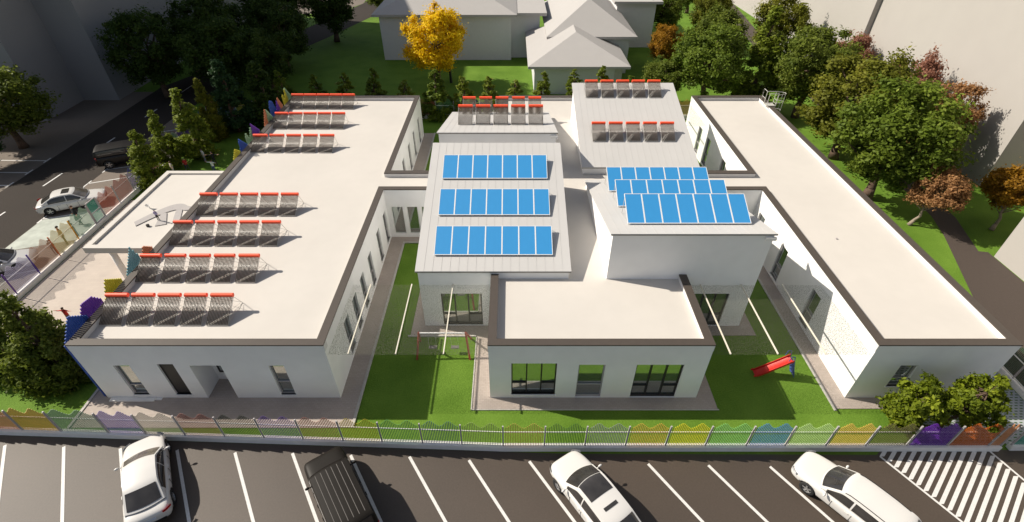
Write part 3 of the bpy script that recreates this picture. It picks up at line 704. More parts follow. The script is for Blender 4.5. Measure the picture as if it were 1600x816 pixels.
# ------------------------------------------------------------------ playground
M['swing_red'] = mat('swing_red_wood', (0.24, 0.045, 0.03), 0.6, var=0.1, scale=8)
M['slide_red'] = mat('slide_red_plastic', (0.55, 0.02, 0.012), 0.3, var=0.0)
M['play_blue'] = mat('play_blue_metal', (0.06, 0.10, 0.30), 0.4, var=0.0)
M['rubber'] = mat('rubber_grey', (0.16, 0.15, 0.14), 0.8, var=0.0)
sw = thing('swing_set', 'red A frame swing with a white top bar on the left courtyard lawn', 'swing', (-3.5, 17.4, 0))
q = MB(); q.tube((-4.62, 17.45, 1.42), (-2.36, 17.45, 1.42), 0.045, 10); P_(sw, q, 'top_bar', M['metal_white'])
for x, s_ in ((-4.66, -1), (-2.32, 1)):
    for y2 in (16.95, 18.35 if s_ > 0 else 18.2):
        q = MB(); q.tube((x, 17.45, 1.46), (x + 0.18 * s_, y2, 0.0), 0.055, 8, 0.05); P_(sw, q, 'leg', M['swing_red'])
for xc in (-4.05, -2.92):
    q = MB(); q.box(xc - 0.2, xc + 0.2, 17.36, 17.56, 0.36, 0.39); s_ = P_(sw, q, 'seat', M['rubber'])
    for dx in (-0.18, 0.18):
        q = MB(); q.tube((xc + dx, 17.45, 0.38), (xc + dx, 17.45, 1.42), 0.008, 4); P_(sw, q, 'chain', M['galv'])
sd_ = thing('slide', 'small red slide with blue ladder and rails on the right courtyard lawn', 'slide', (12.9, 16.0, 0))
def slidez(f): return 0.10 + 1.05 * max(0, (f - 0.12) / 0.88) ** 1.08
N = 14
for side in (-1, 1):
    q = MB()
    for i in range(N):
        f0, f1 = i / N, (i + 1) / N
        X0, X1 = 11.86 + 1.6 * f0, 11.86 + 1.6 * f1; y = 16.02 + side * 0.22
        e0 = 0.12 if f0 > 0.08 else 0.03; e1 = 0.12
        q.poly([(X0, y, slidez(f0) - 0.03), (X1, y, slidez(f1) - 0.03), (X1, y, slidez(f1) + e1), (X0, y, slidez(f0) + e0)])
        y2 = y - side * 0.03
        q.poly([(X0, y2, slidez(f0) - 0.03), (X1, y2, slidez(f1) - 0.03), (X1, y2, slidez(f1) + e1), (X0, y2, slidez(f0) + e0)][::-1])
        q.poly([(X0, y, slidez(f0) + e0), (X1, y, slidez(f1) + e1), (X1, y2, slidez(f1) + e1), (X0, y2, slidez(f0) + e0)])
    P_(sd_, q, 'side_wall', M['slide_red'])
q = MB(); q.grid(lambda a, c: (11.95 + 1.5 * a, 16.02 + (c - 0.5) * 0.4, slidez(0.06 + 0.94 * a) - 0.02 * math.sin(c * math.pi)), 14, 4); P_(sd_, q, 'slide_bed', M['slide_red'], True)
for s_ in (-1, 1):
    q = MB(); q.path([(13.85, 16.02 + 0.2 * s_, 0), (13.5, 16.02 + 0.2 * s_, 1.15), (13.42, 16.02 + 0.2 * s_, 1.5), (13.28, 16.02 + 0.2 * s_, 1.52), (13.22, 16.02 + 0.2 * s_, 1.2)], [0.022] * 5, 6); P_(sd_, q, 'hand_rail', M['play_blue'])
for i in range(5):
    f = (i + 0.7) / 5.3; q = MB(); q.box(13.85 - 0.35 * f - 0.05, 13.85 - 0.35 * f + 0.05, 15.84, 16.2, 1.13 * f, 1.13 * f + 0.025); P_(sd_, q, 'step', M['play_blue'])

# ------------------------------------------------------------------ buildings round the site
def block(name, label, cat, boxes, m, group=None):
    t = thing(name, label, cat, (boxes[0][0], boxes[0][2], 0), 0, group)
    for (x0, x1, y0, y1, z) in boxes:
        q = MB(); q.box(x0, x1, y0, y1, -0.05, z); P_(t, q, 'wall', m)
        q = MB(); q.box(x0 + 0.3, x1 - 0.3, y0 + 0.3, y1 - 0.3, z, z + 0.15); P_(t, q, 'roof', M['kerb'])
    return t
block('apartment_tower', 'tall plain shaded tower block behind the street on the left', 'tower', [(-85, -45.06, 46.8, 52.1, 21.5), (-85, -41.3, 52.103, 89.5, 31.5)], M['tower_shaded'])
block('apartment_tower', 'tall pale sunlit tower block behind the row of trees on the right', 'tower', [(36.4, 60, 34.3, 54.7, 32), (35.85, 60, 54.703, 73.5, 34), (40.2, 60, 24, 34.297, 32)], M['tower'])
block('apartment_tower', 'pale tower block at the far end of the right hand path', 'tower', [(38.6, 60, 78.5, 130, 34), (41.5, 60, 74.5, 78.497, 34)], M['tower'])
block('apartment_tower', 'pale tower block cut off by the right edge beyond the asphalt path', 'tower', [(30.9, 39.0, 6.0, 25.46, 30)], M['tower'])
q = MB()
for z in (8.0,): q.box(36.385, 36.4, 34.45, 34.47, 0, 31)
hs_ = thing('house', 'grey rendered house with pale hipped roofs behind the rear lawn', 'house', (-8, 65.5, 0))
def hip(x0, x1, y0, y1, ze, h, ov=0.7, wallz=None):
    q = MB(); q.box(x0, x1, y0, y1, -0.05, ze + 0.05); P_(hs_, q, 'wall', M['house_wall'])
    X0, X1, Y0, Y1 = x0 - ov, x1 + ov, y0 - ov, y1 + ov
    w_ = X1 - X0; l_ = Y1 - Y0; q = MB()
    q.box(X0, X1, Y0, Y1, ze - 0.15, ze + 0.1)
    z = ze + 0.103
    if w_ < l_:
        i = w_ / 2; A, B = (X0 + i, Y0 + i, z + h), (X0 + i, Y1 - i, z + h)
        q.poly([(X0, Y0, z), (X1, Y0, z), A]); q.poly([(X1, Y0, z), (X1, Y1, z), B, A]); q.poly([(X1, Y1, z), (X0, Y1, z), B]); q.poly([(X0, Y1, z), (X0, Y0, z), A, B])
    else:
        i = l_ / 2; A, B = (X0 + i, Y0 + i, z + h), (X1 - i, Y0 + i, z + h)
        q.poly([(X0, Y0, z), (X1, Y0, z), B, A]); q.poly([(X1, Y0, z), (X1, Y1, z), B]); q.poly([(X1, Y1, z), (X0, Y1, z), A, B]); q.poly([(X0, Y1, z), (X0, Y0, z), A])
    P_(hs_, q, 'roof', M['house_roof'])
hip(-16.0, -0.1, 65.6, 78.0, 5.3, 2.6)
q = MB(); q.box(-0.1, 3.4, 66.6, 75.0, -0.05, 5.0); P_(hs_, q, 'wall', M['house_wall'])
q = MB(); q.box(-0.1, 4.2, 66.0, 75.5, 5.0, 5.35); P_(hs_, q, 'roof', M['house_roof'])
hip(2.36, 11.57, 53.85, 67.0, 3.0, 2.05, 0.7)
hip(4.6, 13.4, 60.6, 76.0, 4.15, 2.9, 0.7)
q = MB(); q.box(10.8, 11.575, 53.79, 53.84, 0, 2.85); P_(hs_, q, 'door_recess', M['kerb'])
q = MB(); q.box(13.5, 18.5, 71.0, 84.0, -0.05, 5.4); P_(hs_, q, 'wall', M['house_wall'])
q = MB(); q.box(13.0, 19.2, 70.4, 84.6, 5.4, 5.7); P_(hs_, q, 'roof', M['house_roof'])

# ------------------------------------------------------------------ trees
def leaf_mesh(name, clumps, nl, size, mat_, seed, flat=0.0, droop=0.0):
    """clumps: list of (centre, radius); leaves are small folded diamonds"""
    rg = np.random.default_rng(seed)
    C = np.array([c for c, r in clumps]); Rr = np.array([r for c, r in clumps])
    wts = Rr ** 2; wts /= wts.sum()
    idx = rg.choice(len(clumps), nl, p=wts)
    d = rg.normal(size=(nl, 3)); d /= np.linalg.norm(d, axis=1)[:, None]
    strch = rg.uniform(0.55, 1.25, (len(clumps), 3))
    rad = Rr[idx] * np.abs(rg.normal(0.62, 0.36, nl))
    pos = C[idx] + d * rad[:, None] * strch[idx]
    cen = C.mean(0)
    nrm = d * 0.8 + (pos - cen) / (np.linalg.norm(pos - cen, axis=1)[:, None] + 1e-6) * 0.5 + rg.normal(size=(nl, 3)) * 0.8 + np.array([0, 0, 0.25])
    nrm /= np.linalg.norm(nrm, axis=1)[:, None]
    rv = rg.normal(size=(nl, 3)); u = np.cross(nrm, rv); u /= np.linalg.norm(u, axis=1)[:, None]; v = np.cross(nrm, u)
    s = size * rg.uniform(0.6, 1.35, nl)[:, None]
    a = pos + u * s * 0.75; b = pos + v * s * 0.42 + nrm * s * 0.12; c = pos - u * s * 0.75; e = pos - v * s * 0.42 + nrm * s * 0.12
    V = np.stack([a, b, c, e], 1).reshape(-1, 3)
    me = bpy.data.meshes.new(name)
    me.vertices.add(nl * 4); me.vertices.foreach_set('co', V.ravel().astype(np.float32))
    me.loops.add(nl * 4); me.loops.foreach_set('vertex_index', np.arange(nl * 4, dtype=np.int32))
    me.polygons.add(nl); me.polygons.foreach_set('loop_start', np.arange(0, nl * 4, 4, dtype=np.int32))
    me.update(calc_edges=True)
    at = me.attributes.new('leafrnd', 'FLOAT', 'FACE')
    crnd = rg.uniform(0, 1, len(clumps))
    val = np.clip(0.55 * crnd[idx] + 0.45 * rg.uniform(0, 1, nl) + (rg.uniform(0, 1, nl) > 0.97) * 0.3, 0, 1)
    at.data.foreach_set('value', val.astype(np.float32))
    me.materials.append(mat_)
    return me

def make_tree(name, kind, H, rw, cz, rh, nclump, nl, size, leafm, barkm, seed, tr=0.16, lean=(0, 0), fork=True):
    """H trunk height into crown; crown centre cz, half width rw, half height rh"""
    rnd = random.Random(seed); t = thing(name, '', 'tree')
    cl = []
    for i in range(nclump):
        if kind == 'round':
            while True:
                d = Vector((rnd.gauss(0, 1), rnd.gauss(0, 1), rnd.gauss(0, 1))).normalized()
                if d.z > -0.92: break
            k = rnd.uniform(0.4, 1.0) ** 0.7 * (1 + 0.12 * math.sin(3 * math.atan2(d.y, d.x) + seed))
            c = Vector((d.x * rw * k * 0.85, d.y * rw * k * 0.85, cz + d.z * rh * k * 0.85)); r = rw * rnd.uniform(0.13, 0.26)
        elif kind == 'cone':
            f = rnd.random() ** 1.35; zz = cz - rh + 2 * rh * f; ww = rw * (1 - f) ** 0.8 * 0.9 + 0.04
            a = rnd.uniform(0, 6.283); k = rnd.uniform(0.5, 1.0); c = Vector((math.cos(a) * ww * k, math.sin(a) * ww * k, zz)); r = rw * rnd.uniform(0.14, 0.26) * (1.15 - 0.8 * f)
        else:  # column
            f = rnd.random(); zz = cz - rh + 2 * rh * f; ww = rw * min(1, 0.45 + f * 3) * (1 - f) ** 0.62 * 0.95
            a = rnd.uniform(0, 6.283); k = rnd.uniform(0.4, 1.0); c = Vector((math.cos(a) * ww * k, math.sin(a) * ww * k, zz)); r = rw * rnd.uniform(0.18, 0.32) * (1.1 - 0.6 * f)
        c.x += lean[0] * c.z; c.y += lean[1] * c.z
        cl.append((tuple(c), r))
    b_ = MB()
    top = Vector((lean[0] * H, lean[1] * H, H)); pts = []; rs = []
    for k in range(7):
        f = k / 6; pts.append(top * f + Vector((0.10 * math.sin(k * 1.3 + seed) * (f > 0), 0.10 * math.cos(k * 1.7 + seed) * (f > 0), 0))); rs.append(tr * (1.25 - f) ** 0.9 * (1.3 if k == 0 else 1))
    b_.path(pts, rs, 9)
    for c, r in cl[:: max(1, len(cl) // 26)]:
        if kind != 'round' and rnd.random() < 0.4: continue
        f = rnd.uniform(0.4, 0.95) if kind == 'round' else max(0.12, min(0.95, (c[2] - 0.3) / H))
        s0 = top * f; m_ = (s0 * 0.5 + Vector(c) * 0.5) + Vector((0, 0, -0.12 * (Vector(c) - s0).length if kind == 'round' else 0.02))
        b_.path([s0, m_, Vector(c)], [tr * 0.42, tr * 0.26, tr * 0.1], 6)
    b_.build('trunk', barkm, t, True)
    link(bpy.data.objects.new('crown', leaf_mesh('crown', cl, nl, size, leafm, seed)), t)
    return t

LM = {
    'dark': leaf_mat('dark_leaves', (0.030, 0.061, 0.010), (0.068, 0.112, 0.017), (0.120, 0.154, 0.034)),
    'mid': leaf_mat('green_leaves', (0.072, 0.108, 0.012), (0.175, 0.215, 0.028), (0.29, 0.33, 0.07)),
    'fresh': leaf_mat('fresh_green_leaves', (0.075, 0.12, 0.012), (0.175, 0.235, 0.026), (0.28, 0.33, 0.06)),
    'olive': leaf_mat('olive_leaves', (0.092, 0.105, 0.01), (0.205, 0.212, 0.022), (0.31, 0.29, 0.045)),
    'bright': leaf_mat('yellow_green_leaves', (0.055, 0.085, 0.005), (0.22, 0.27, 0.016), (0.36, 0.4, 0.035)),
    'lime': leaf_mat('lime_leaves', (0.11, 0.15, 0.012), (0.22, 0.27, 0.028), (0.5, 0.5, 0.22)),
    'yellow': leaf_mat('yellow_leaves', (0.66, 0.42, 0.004), (0.88, 0.64, 0.012), (0.92, 0.72, 0.05)),
    'gold': leaf_mat('golden_leaves', (0.224, 0.112, 0.011), (0.392, 0.203, 0.014), (0.504, 0.308, 0.028)),
    'copper': leaf_mat('copper_leaves', (0.224, 0.112, 0.045), (0.448, 0.245, 0.105), (0.588, 0.364, 0.182)),
    'pink': leaf_mat('rusty_pink_leaves', (0.210, 0.098, 0.063), (0.392, 0.189, 0.126), (0.476, 0.280, 0.196)),
    'bluegreen': leaf_mat('blue_green_leaves', (0.022, 0.059, 0.020), (0.053, 0.109, 0.036), (0.084, 0.140, 0.056)),
}
# prototypes: (crown centre height 1.0 scale) all about 2 m half width
protos = {}
def proto(key):
    if key in protos: return protos[key]
    k, seed = key
    if k == 'round': t = make_tree('broadleaf_tree', 'round', 4.6, 2.6, 3.95, 3.2, 120, 27000, 0.125, LM['mid'], M['bark'], seed, 0.17)
    elif k == 'cone': t = make_tree('conifer', 'cone', 3.6, 0.95, 2.15, 1.95, 90, 12000, 0.10, LM['mid'], M['bark'], seed, 0.07)
    elif k == 'column': t = make_tree('columnar_tree', 'column', 5.0, 1.3, 3.0, 2.9, 100, 22000, 0.115, LM['lime'], M['bark'], seed, 0.10)
    elif k == 'small': t = make_tree('small_tree', 'round', 2.6, 1.7, 3.0, 1.55, 80, 20000, 0.11, LM['gold'], M['bark_pale'], seed, 0.085)
    protos[key] = [t, False]; return protos[key]
def plant(kind, seed, x, y, leafkey, label, cat='tree', sx=1.0, sz=1.0, rz=0.0, tilt=(0, 0), group=None):
    p = proto((kind, seed)); src = p[0]
    o = copy_tree(src) if p[1] else src
    p[1] = True
    o.location = (x, y, 0); o.scale = (sx, sx, sz); o.rotation_euler = (tilt[0], tilt[1], rz)
    for ch in o.children:
        if ch.name.startswith('crown'):
            ch.material_slots[0].link = 'OBJECT'; ch.material_slots[0].material = LM[leafkey]
    tag(o, label, cat, group)
    if 'group' in o and not group: del o['group']
    return o
G1 = 'trees beyond the street on the left'
plant('round', 1, -43.0, 41.0, 'mid', 'big leafy tree with sunlit top at the left edge by the tower', sx=1.5, sz=1.06)
plant('round', 2, -42.6, 36.9, 'bluegreen', 'lower blue green tree in front of the big tree at left edge', sx=0.9, sz=0.62, rz=2)
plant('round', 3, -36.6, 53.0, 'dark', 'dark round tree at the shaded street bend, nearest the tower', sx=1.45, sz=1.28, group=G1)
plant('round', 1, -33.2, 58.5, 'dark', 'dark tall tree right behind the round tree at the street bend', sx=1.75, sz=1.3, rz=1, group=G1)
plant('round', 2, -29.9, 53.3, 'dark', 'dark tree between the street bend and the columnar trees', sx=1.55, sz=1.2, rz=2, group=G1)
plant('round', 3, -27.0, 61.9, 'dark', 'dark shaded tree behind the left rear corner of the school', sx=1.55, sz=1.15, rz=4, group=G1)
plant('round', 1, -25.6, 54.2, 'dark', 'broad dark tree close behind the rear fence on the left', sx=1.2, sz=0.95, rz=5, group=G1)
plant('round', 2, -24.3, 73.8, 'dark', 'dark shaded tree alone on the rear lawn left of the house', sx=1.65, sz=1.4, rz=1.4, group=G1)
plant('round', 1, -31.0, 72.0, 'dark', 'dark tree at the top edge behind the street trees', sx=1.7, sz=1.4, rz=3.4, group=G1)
plant('round', 3, -20.5, 88.0, 'mid', 'small part lit tree at the top edge left of the house roof', sx=1.4, sz=0.9, rz=3, group=G1)
G2 = 'columnar trees by the street side fence'
plant('column', 11, -27.7, 34.6, 'lime', 'slim lime columnar tree nearest the entrance canopy', sx=1.07, sz=0.74, group=G2)
plant('column', 12, -27.9, 37.6, 'lime', 'pale speckled columnar tree behind the one by the canopy', sx=0.96, sz=0.80, rz=1, group=G2)
plant('column', 11, -26.6, 39.4, 'lime', 'tallest lime columnar tree beside the playing children', sx=1.29, sz=0.96, rz=2, group=G2)
plant('column', 12, -26.6, 42.6, 'olive', 'yellow green columnar tree behind the tallest lime one', sx=0.96, sz=0.92, rz=3, group=G2)
plant('column', 11, -25.4, 44.4, 'bluegreen', 'dark blue green columnar tree near the rear left fence corner', sx=1.57, sz=1.08, rz=4, group=G2)
plant('column', 12, -23.0, 46.0, 'dark', 'dark columnar tree right of the blue green one by the rear fence', sx=1.52, sz=0.98, rz=5, group=G2)
G3 = 'young conifers along the rear fence'
cz_ = [(-22.0, 4.15, 'fresh'), (-18.75, 3.6, 'fresh'), (-15.93, 3.95, 'lime'), (-13.1, 4.15, 'fresh'), (-10.2, 3.25, 'lime'), (-7.3, 4.0, 'fresh'), (-4.7, 3.65, 'lime'), (-2.2, 3.45, 'lime'), (0.3, 3.3, 'lime'), (3.0, 3.85, 'lime'), (5.9, 4.2, 'lime'), (8.5, 4.3, 'lime'), (11.2, 3.7, 'fresh')]
desc = ['dark young conifer behind the far left roof corner', 'dim young conifer behind the second rear collector', 'lime young conifer behind the fourth rear collector', 'fresh green young conifer right of the rear collectors',
        'pale young conifer at the shadow edge behind the left wing', 'widest young conifer in the gap beside the left wing', 'young conifer right of the widest one in the gap', 'young conifer behind the middle of the rear left hall',
        'young conifer behind the rear left hall, right side', 'young conifer standing before the left corner of the house wing', 'young conifer before the middle of the house wing', 'young conifer peeping over the rear right hall roof', 'young conifer hidden behind the rear right hall roof']
for i, (x, h, lk) in enumerate(cz_):
    plant('cone', 21 + i % 2, x, 48.0, lk, desc[i], sx=1.6 if i != 5 else 2.0, sz=h / 3.6, rz=i * 1.1, group=G3)
plant('cone', 21, -6.2, 47.9, 'mid', 'low bushy shrub at the foot of the widest conifer', 'shrub', sx=1.1, sz=0.55, rz=2)
plant('round', 5, -8.2, 56.6, 'yellow', 'bright yellow autumn tree in front of the house', sx=1.38, sz=1.25)
yt = thing('tree_stake', 'dark short post beside the yellow autumn tree', 'post', (-6.9, 57.4, 0)); q = MB(); q.tube((-6.9, 57.4, 0), (-6.95, 57.4, 1.9), 0.16, 8, 0.12); P_(yt, q, 'post', M['frame_dark'])
G4 = 'broadleaf trees along the right hand path'
plant('round', 1, 19.1, 49.9, 'fresh', 'large fresh green tree behind the rear right hall', sx=1.55, sz=1.17, rz=0.5, group=G4)
plant('round', 2, 15.4, 51.0, 'mid', 'lower bushy tree left of the large fresh green tree', sx=0.95, sz=0.72, rz=0.9, group=G4)
plant('round', 3, 22.4, 58.5, 'mid', 'tree directly behind the large fresh green tree', sx=1.2, sz=1.12, rz=2.2, group=G4)
plant('round', 2, 18.0, 62.5, 'gold', 'golden tree peeping out left of the large green tree', sx=0.85, sz=0.75, rz=2, group=G4)
plant('round', 3, 20.2, 74.0, 'mid', 'dark green tree on the far lawn right of the house', sx=1.35, sz=1.1, rz=1.2, group=G4)
plant('round', 1, 25.6, 70.0, 'olive', 'olive tree between the far lawn and the path', sx=1.05, sz=1.15, rz=2.6, group=G4)
plant('round', 2, 28.6, 90.0, 'mid', 'green tree at the top edge above the far lawn', sx=1.3, sz=0.95, rz=0.2, group=G4)
plant('column', 11, 24.3, 50.6, 'lime', 'tall pointed fresh green tree beside the path', sx=2.0, sz=1.55, rz=1.0)
plant('round', 1, 31.0, 62.0, 'olive', 'tree against the tower at the top of the right hand row', sx=1.3, sz=1.25, rz=3.0, group=G4)
plant('round', 2, 27.8, 47.6, 'mid', 'second tree down the right hand row, behind the cage ladder', sx=1.5, sz=1.28, rz=4.0, group=G4)
plant('round', 3, 27.3, 39.0, 'olive', 'olive tree in the middle of the right hand row', sx=1.65, sz=1.28, rz=0.4, group=G4)
plant('round', 1, 26.6, 32.6, 'fresh', 'deep green tree nearest in the right hand row', sx=1.6, sz=1.28, rz=5.0, group=G4)
plant('round', 2, 34.0, 52.5, 'pink', 'rusty pink tree against the tower, highest in the row', sx=0.85, sz=1.02, rz=1, group=G4)
plant('round', 3, 33.3, 42.0, 'pink', 'rusty pink tree against the tower in the middle of the row', sx=0.95, sz=1.14, rz=1, group=G4)
plant('round', 1, 33.4, 37.0, 'copper', 'orange copper tree against the tower behind the deep green tree', sx=0.9, sz=1.02, rz=2, group=G4)
plant('small', 31, 27.6, 29.0, 'copper', 'small copper tree with pale leaning trunk beside the path', sx=1.1, sz=0.98, tilt=(0, R(16)))
plant('small', 32, 32.9, 28.4, 'gold', 'small golden tree with pale leaning trunk at the right edge', sx=1.2, sz=1.02, rz=1, tilt=(0, R(10)))
fr_a = make_tree('broadleaf_tree', 'round', 2.6, 1.3, 1.75, 1.45, 60, 11500, 0.12, LM['bright'], M['bark'], 41, 0.07); fr_a.location = (16.95, 13.0, 0); fr_a.rotation_euler = (0, R(13), 0); tag(fr_a, 'bright yellow green tree by the right wing, left of the pair', 'tree', 'pair of trees by the front fence')
fr_b = make_tree('broadleaf_tree', 'round', 3.0, 1.15, 2.0, 1.65, 64, 12500, 0.12, LM['bright'], M['bark'], 42, 0.07); fr_b.location = (19.1, 12.95, 0); fr_b.rotation_euler = (0, R(15), 0); tag(fr_b, 'bright yellow green tree by the front fence, right of the pair', 'tree', 'pair of trees by the front fence')
fr_c = make_tree('conifer', 'cone', 4.6, 2.15, 2.7, 2.55, 130, 30000, 0.11, LM['mid'], M['bark'], 43, 0.12); fr_c.location = (-22.3, 16.2, 0); tag(fr_c, 'dense dark green conifer beside the left front corner of the school', 'conifer', 'conifers at the left front corner')
fr_d = make_tree('conifer', 'cone', 5.2, 2.1, 3.0, 2.85, 120, 26000, 0.10, LM['mid'], M['bark'], 44, 0.12); fr_d.location = (-25.2, 16.9, 0); tag(fr_d, 'conifer cut off by the left edge behind the front fence', 'conifer', 'conifers at the left front corner')

# ------------------------------------------------------------------ cars
M['car_white'] = mat('white_car_paint', (0.60, 0.585, 0.56), 0.22, var=0.0, spec=0.5)
M['car_silver'] = mat('silver_car_paint', (0.50, 0.50, 0.50), 0.25, metal=0.1, var=0.0)
M['car_brown'] = mat('dark_brown_car_paint', (0.011, 0.009, 0.007), 0.5, var=0.0, spec=0.15)
M['car_black'] = mat('black_car_paint', (0.004, 0.003, 0.003), 0.35, var=0.0)
for k_ in ('car_white', 'car_silver', 'car_brown', 'car_black'):
    M[k_].node_tree.nodes['Principled BSDF'].inputs['Coat Weight'].default_value = 0.04 if ('brown' in k_ or 'black' in k_) else 0.5
M['car_glass'] = mat('car_glass', (0.035, 0.032, 0.030), 0.05, var=0.35, scale=1.8, spec=0.8)
M['car_glass_beige'] = mat('car_glass_beige', (0.13, 0.115, 0.095), 0.08, var=0.5, scale=1.8, spec=0.7)
M['tyre'] = mat('tyre', (0.018, 0.018, 0.018), 0.8, var=0.0)
M['rim'] = mat('rim', (0.42, 0.42, 0.42), 0.3, metal=0.7, var=0.0)
M['lamp_red'] = mat('tail_lamp', (0.35, 0.01, 0.01), 0.2, var=0.0)
M['lamp_clear'] = mat('head_lamp', (0.55, 0.56, 0.58), 0.1, metal=0.3, var=0.0)
M['plate'] = mat('number_plate', (0.5, 0.55, 0.62), 0.5, var=0.1, scale=30)
M['trim'] = mat('black_trim', (0.012, 0.012, 0.012), 0.5, var=0.0)

def interp(xs, ys, x):
    return float(np.interp(x, xs, ys))

def make_car(label, x, y, ang, L=4.1, W=1.62, H=1.27, style='sedan', paint='car_white', glass='car_glass', cat='car', group=None, sunroof=False, rails=False, ribs=False, pano=False):
    t = thing({'sedan': 'sedan', 'suv': 'suv', 'crossover': 'crossover', 'wagon': 'estate_car'}[style], label, cat, (x, y, 0.012), ang, group)
    hw = W / 2; rwh = 0.30 if style != 'suv' else 0.35; s_ = H / 1.27
    zb = 0.17 if style == 'sedan' else 0.24
    belt = {'sedan': 0.80, 'suv': 1.10, 'crossover': 0.92, 'wagon': 0.88}[style]
    hood = belt - 0.04
    # stations from nose (0) to tail (1)
    T_ = [0, .02, .06, .14, .25, .32, .5, .7, .82, .92, .975, 1]
    wd = [.62, .80, .91, .975, 1, 1, 1, 1, .985, .95, .87, .74]
    zs = [.62, .74, .82, .89, .95, .98, 1, 1.02, 1.03, 1.0, .93, .8]
    zc = [.66, .82, .90, .96, 1.02, 1.05, 1.05, 1.05, 1.08, 1.07, 1.02, .84]
    if style in ('suv',):
        wd = [.86, .93, .97, .99, 1, 1, 1, 1, 1, .99, .96, .92]; zs = [.78, .88, .92, .95, .97, .98, 1, 1, 1, 1, 1, .95]; zc = [.8, .92, .97, 1.0, 1.02, 1.04, 1.04, 1.04, 1.04, 1.03, 1.02, .97]
    bm = bmesh.new(); rings = []
    for i, tt in enumerate(T_):
        X = L / 2 - tt * L; w_ = hw * wd[i]; sh = belt * zs[i]; ct = hood * zc[i]
        zl = zb + (0.10 if i in (0, len(T_) - 1) else 0)
        half = [(0.0, zl), (w_ * .80, zl), (w_ * .97, zl + 0.10), (w_, (zl + sh) * .52), (w_ * .985, sh * .86), (w_ * .90, sh * .985), (w_ * .62, (sh + ct) / 2 * 1.01), (0.0, ct)]
        ring = [bm.verts.new((X, yy, zz)) for yy, zz in half] + [bm.verts.new((X, -yy, zz)) for yy, zz in reversed(half[1:-1])]
        rings.append(ring)
    n = len(rings[0])
    for a, c in zip(rings, rings[1:]):
        for i in range(n):
            j = (i + 1) % n; bm.faces.new((a[i], a[j], c[j], c[i]))
    bm.faces.new(rings[0][::-1]); bm.faces.new(rings[-1])
    bmesh.ops.recalc_face_normals(bm, faces=bm.faces)
    me = bpy.data.meshes.new('body'); bm.to_mesh(me); bm.free(); me.materials.append(M[paint]); me.materials.append(M['trim'])
    body = bpy.data.objects.new('body', me); link(body)
    m = body.modifiers.new('s', 'SUBSURF'); m.levels = 2; m.render_levels = 2
    cuts = []
    wx = (L * .5 - L * .19, -L * .5 + L * .19)
    for X in wx:
        q = MB(); q.lathe([(0, -hw * 1.2), (rwh + 0.055, -hw * 1.2), (rwh + 0.055, -hw + 0.30), (0, -hw + 0.30)], 28); c1 = q.build('cut', M['trim']); c1.location = (X, 0, rwh)
        q = MB(); q.lathe([(0, hw * 1.2), (rwh + 0.055, hw * 1.2), (rwh + 0.055, hw - 0.30), (0, hw - 0.30)], 28); c2 = q.build('cut', M['trim']); c2.location = (X, 0, rwh)
        fix_normals(c1); fix_normals(c2); cuts += [c1, c2]
    for c in cuts:
        m = body.modifiers.new('b', 'BOOLEAN'); m.operation = 'DIFFERENCE'; m.object = c; m.solver = 'EXACT'
    bpy.context.view_layer.update()
    dg = bpy.context.evaluated_depsgraph_get(); nm = bpy.data.meshes.new_from_object(body.evaluated_get(dg)); nm.name = 'body'
    body.modifiers.clear(); body.data = nm; nm.polygons.foreach_set('use_smooth', [True] * len(nm.polygons))
    for c in cuts: bpy.data.objects.remove(c, do_unlink=True)
    body.parent = t
    # cabin profile (x as fraction of L from the nose, height)
    prof = {'sedan': [(.265, belt * 1.01), (.43, H - .03), (.56, H), (.70, H - .035), (.885, belt * 1.07)],
            'crossover': [(.26, belt * 1.01), (.42, H - .03), (.55, H), (.80, H - .07), (.965, belt * 1.10)],
            'wagon': [(.26, belt * 1.01), (.41, H - .03), (.55, H), (.86, H - .04), (.965, belt * 1.12)],
            'suv': [(.25, belt * 1.01), (.315, H - .03), (.5, H), (.955, H - .02), (.985, belt * 1.10)]}[style]
    sv = [0, 1, 1.6, 2, 3]
    yr = {'sedan': .70, 'crossover': .74, 'wagon': .76, 'suv': .86}[style] * hw; yb = hw * (.90 if style != 'suv' else .95)
    def prf(s):
        fx_ = interp(sv, [p[0] for p in prof], s); fz = interp(sv, [p[1] for p in prof], s)
        # ease the corners
        e = 0.16
        for c_ in (1, 2):
            if abs(s - c_) < e:
                a0 = (interp(sv, [p[0] for p in prof], c_ - e), interp(sv, [p[1] for p in prof], c_ - e)); a1 = (interp(sv, [p[0] for p in prof], c_), interp(sv, [p[1] for p in prof], c_)); a2 = (interp(sv, [p[0] for p in prof], c_ + e), interp(sv, [p[1] for p in prof], c_ + e))
                u_ = (s - c_ + e) / (2 * e); fx_ = (1 - u_) ** 2 * a0[0] + 2 * u_ * (1 - u_) * a1[0] + u_ ** 2 * a2[0]; fz = (1 - u_) ** 2 * a0[1] + 2 * u_ * (1 - u_) * a1[1] + u_ ** 2 * a2[1]
        return L / 2 - fx_ * L, fz
    def hwid(s): return interp([0, 1, 2, 3], [yb * .97, yr, yr, yb * .90 if style != 'suv' else yr], s)
    def topP(s, u, off=0.0):
        X, Z = prf(s); w_ = hwid(s); k_ = 1 - u * u
        bf = interp([0, 1, 2, 3], [.17, .10, -.04, -.12], s)
        if style == 'suv': bf *= .5
        return (X + bf * k_ + off * interp([0, 1, 2, 3], [.7, .2, -.2, -.8], s), u * w_, Z + .035 * k_ * interp([0, 1, 2, 3], [.2, 1, 1, .4], s) + off)
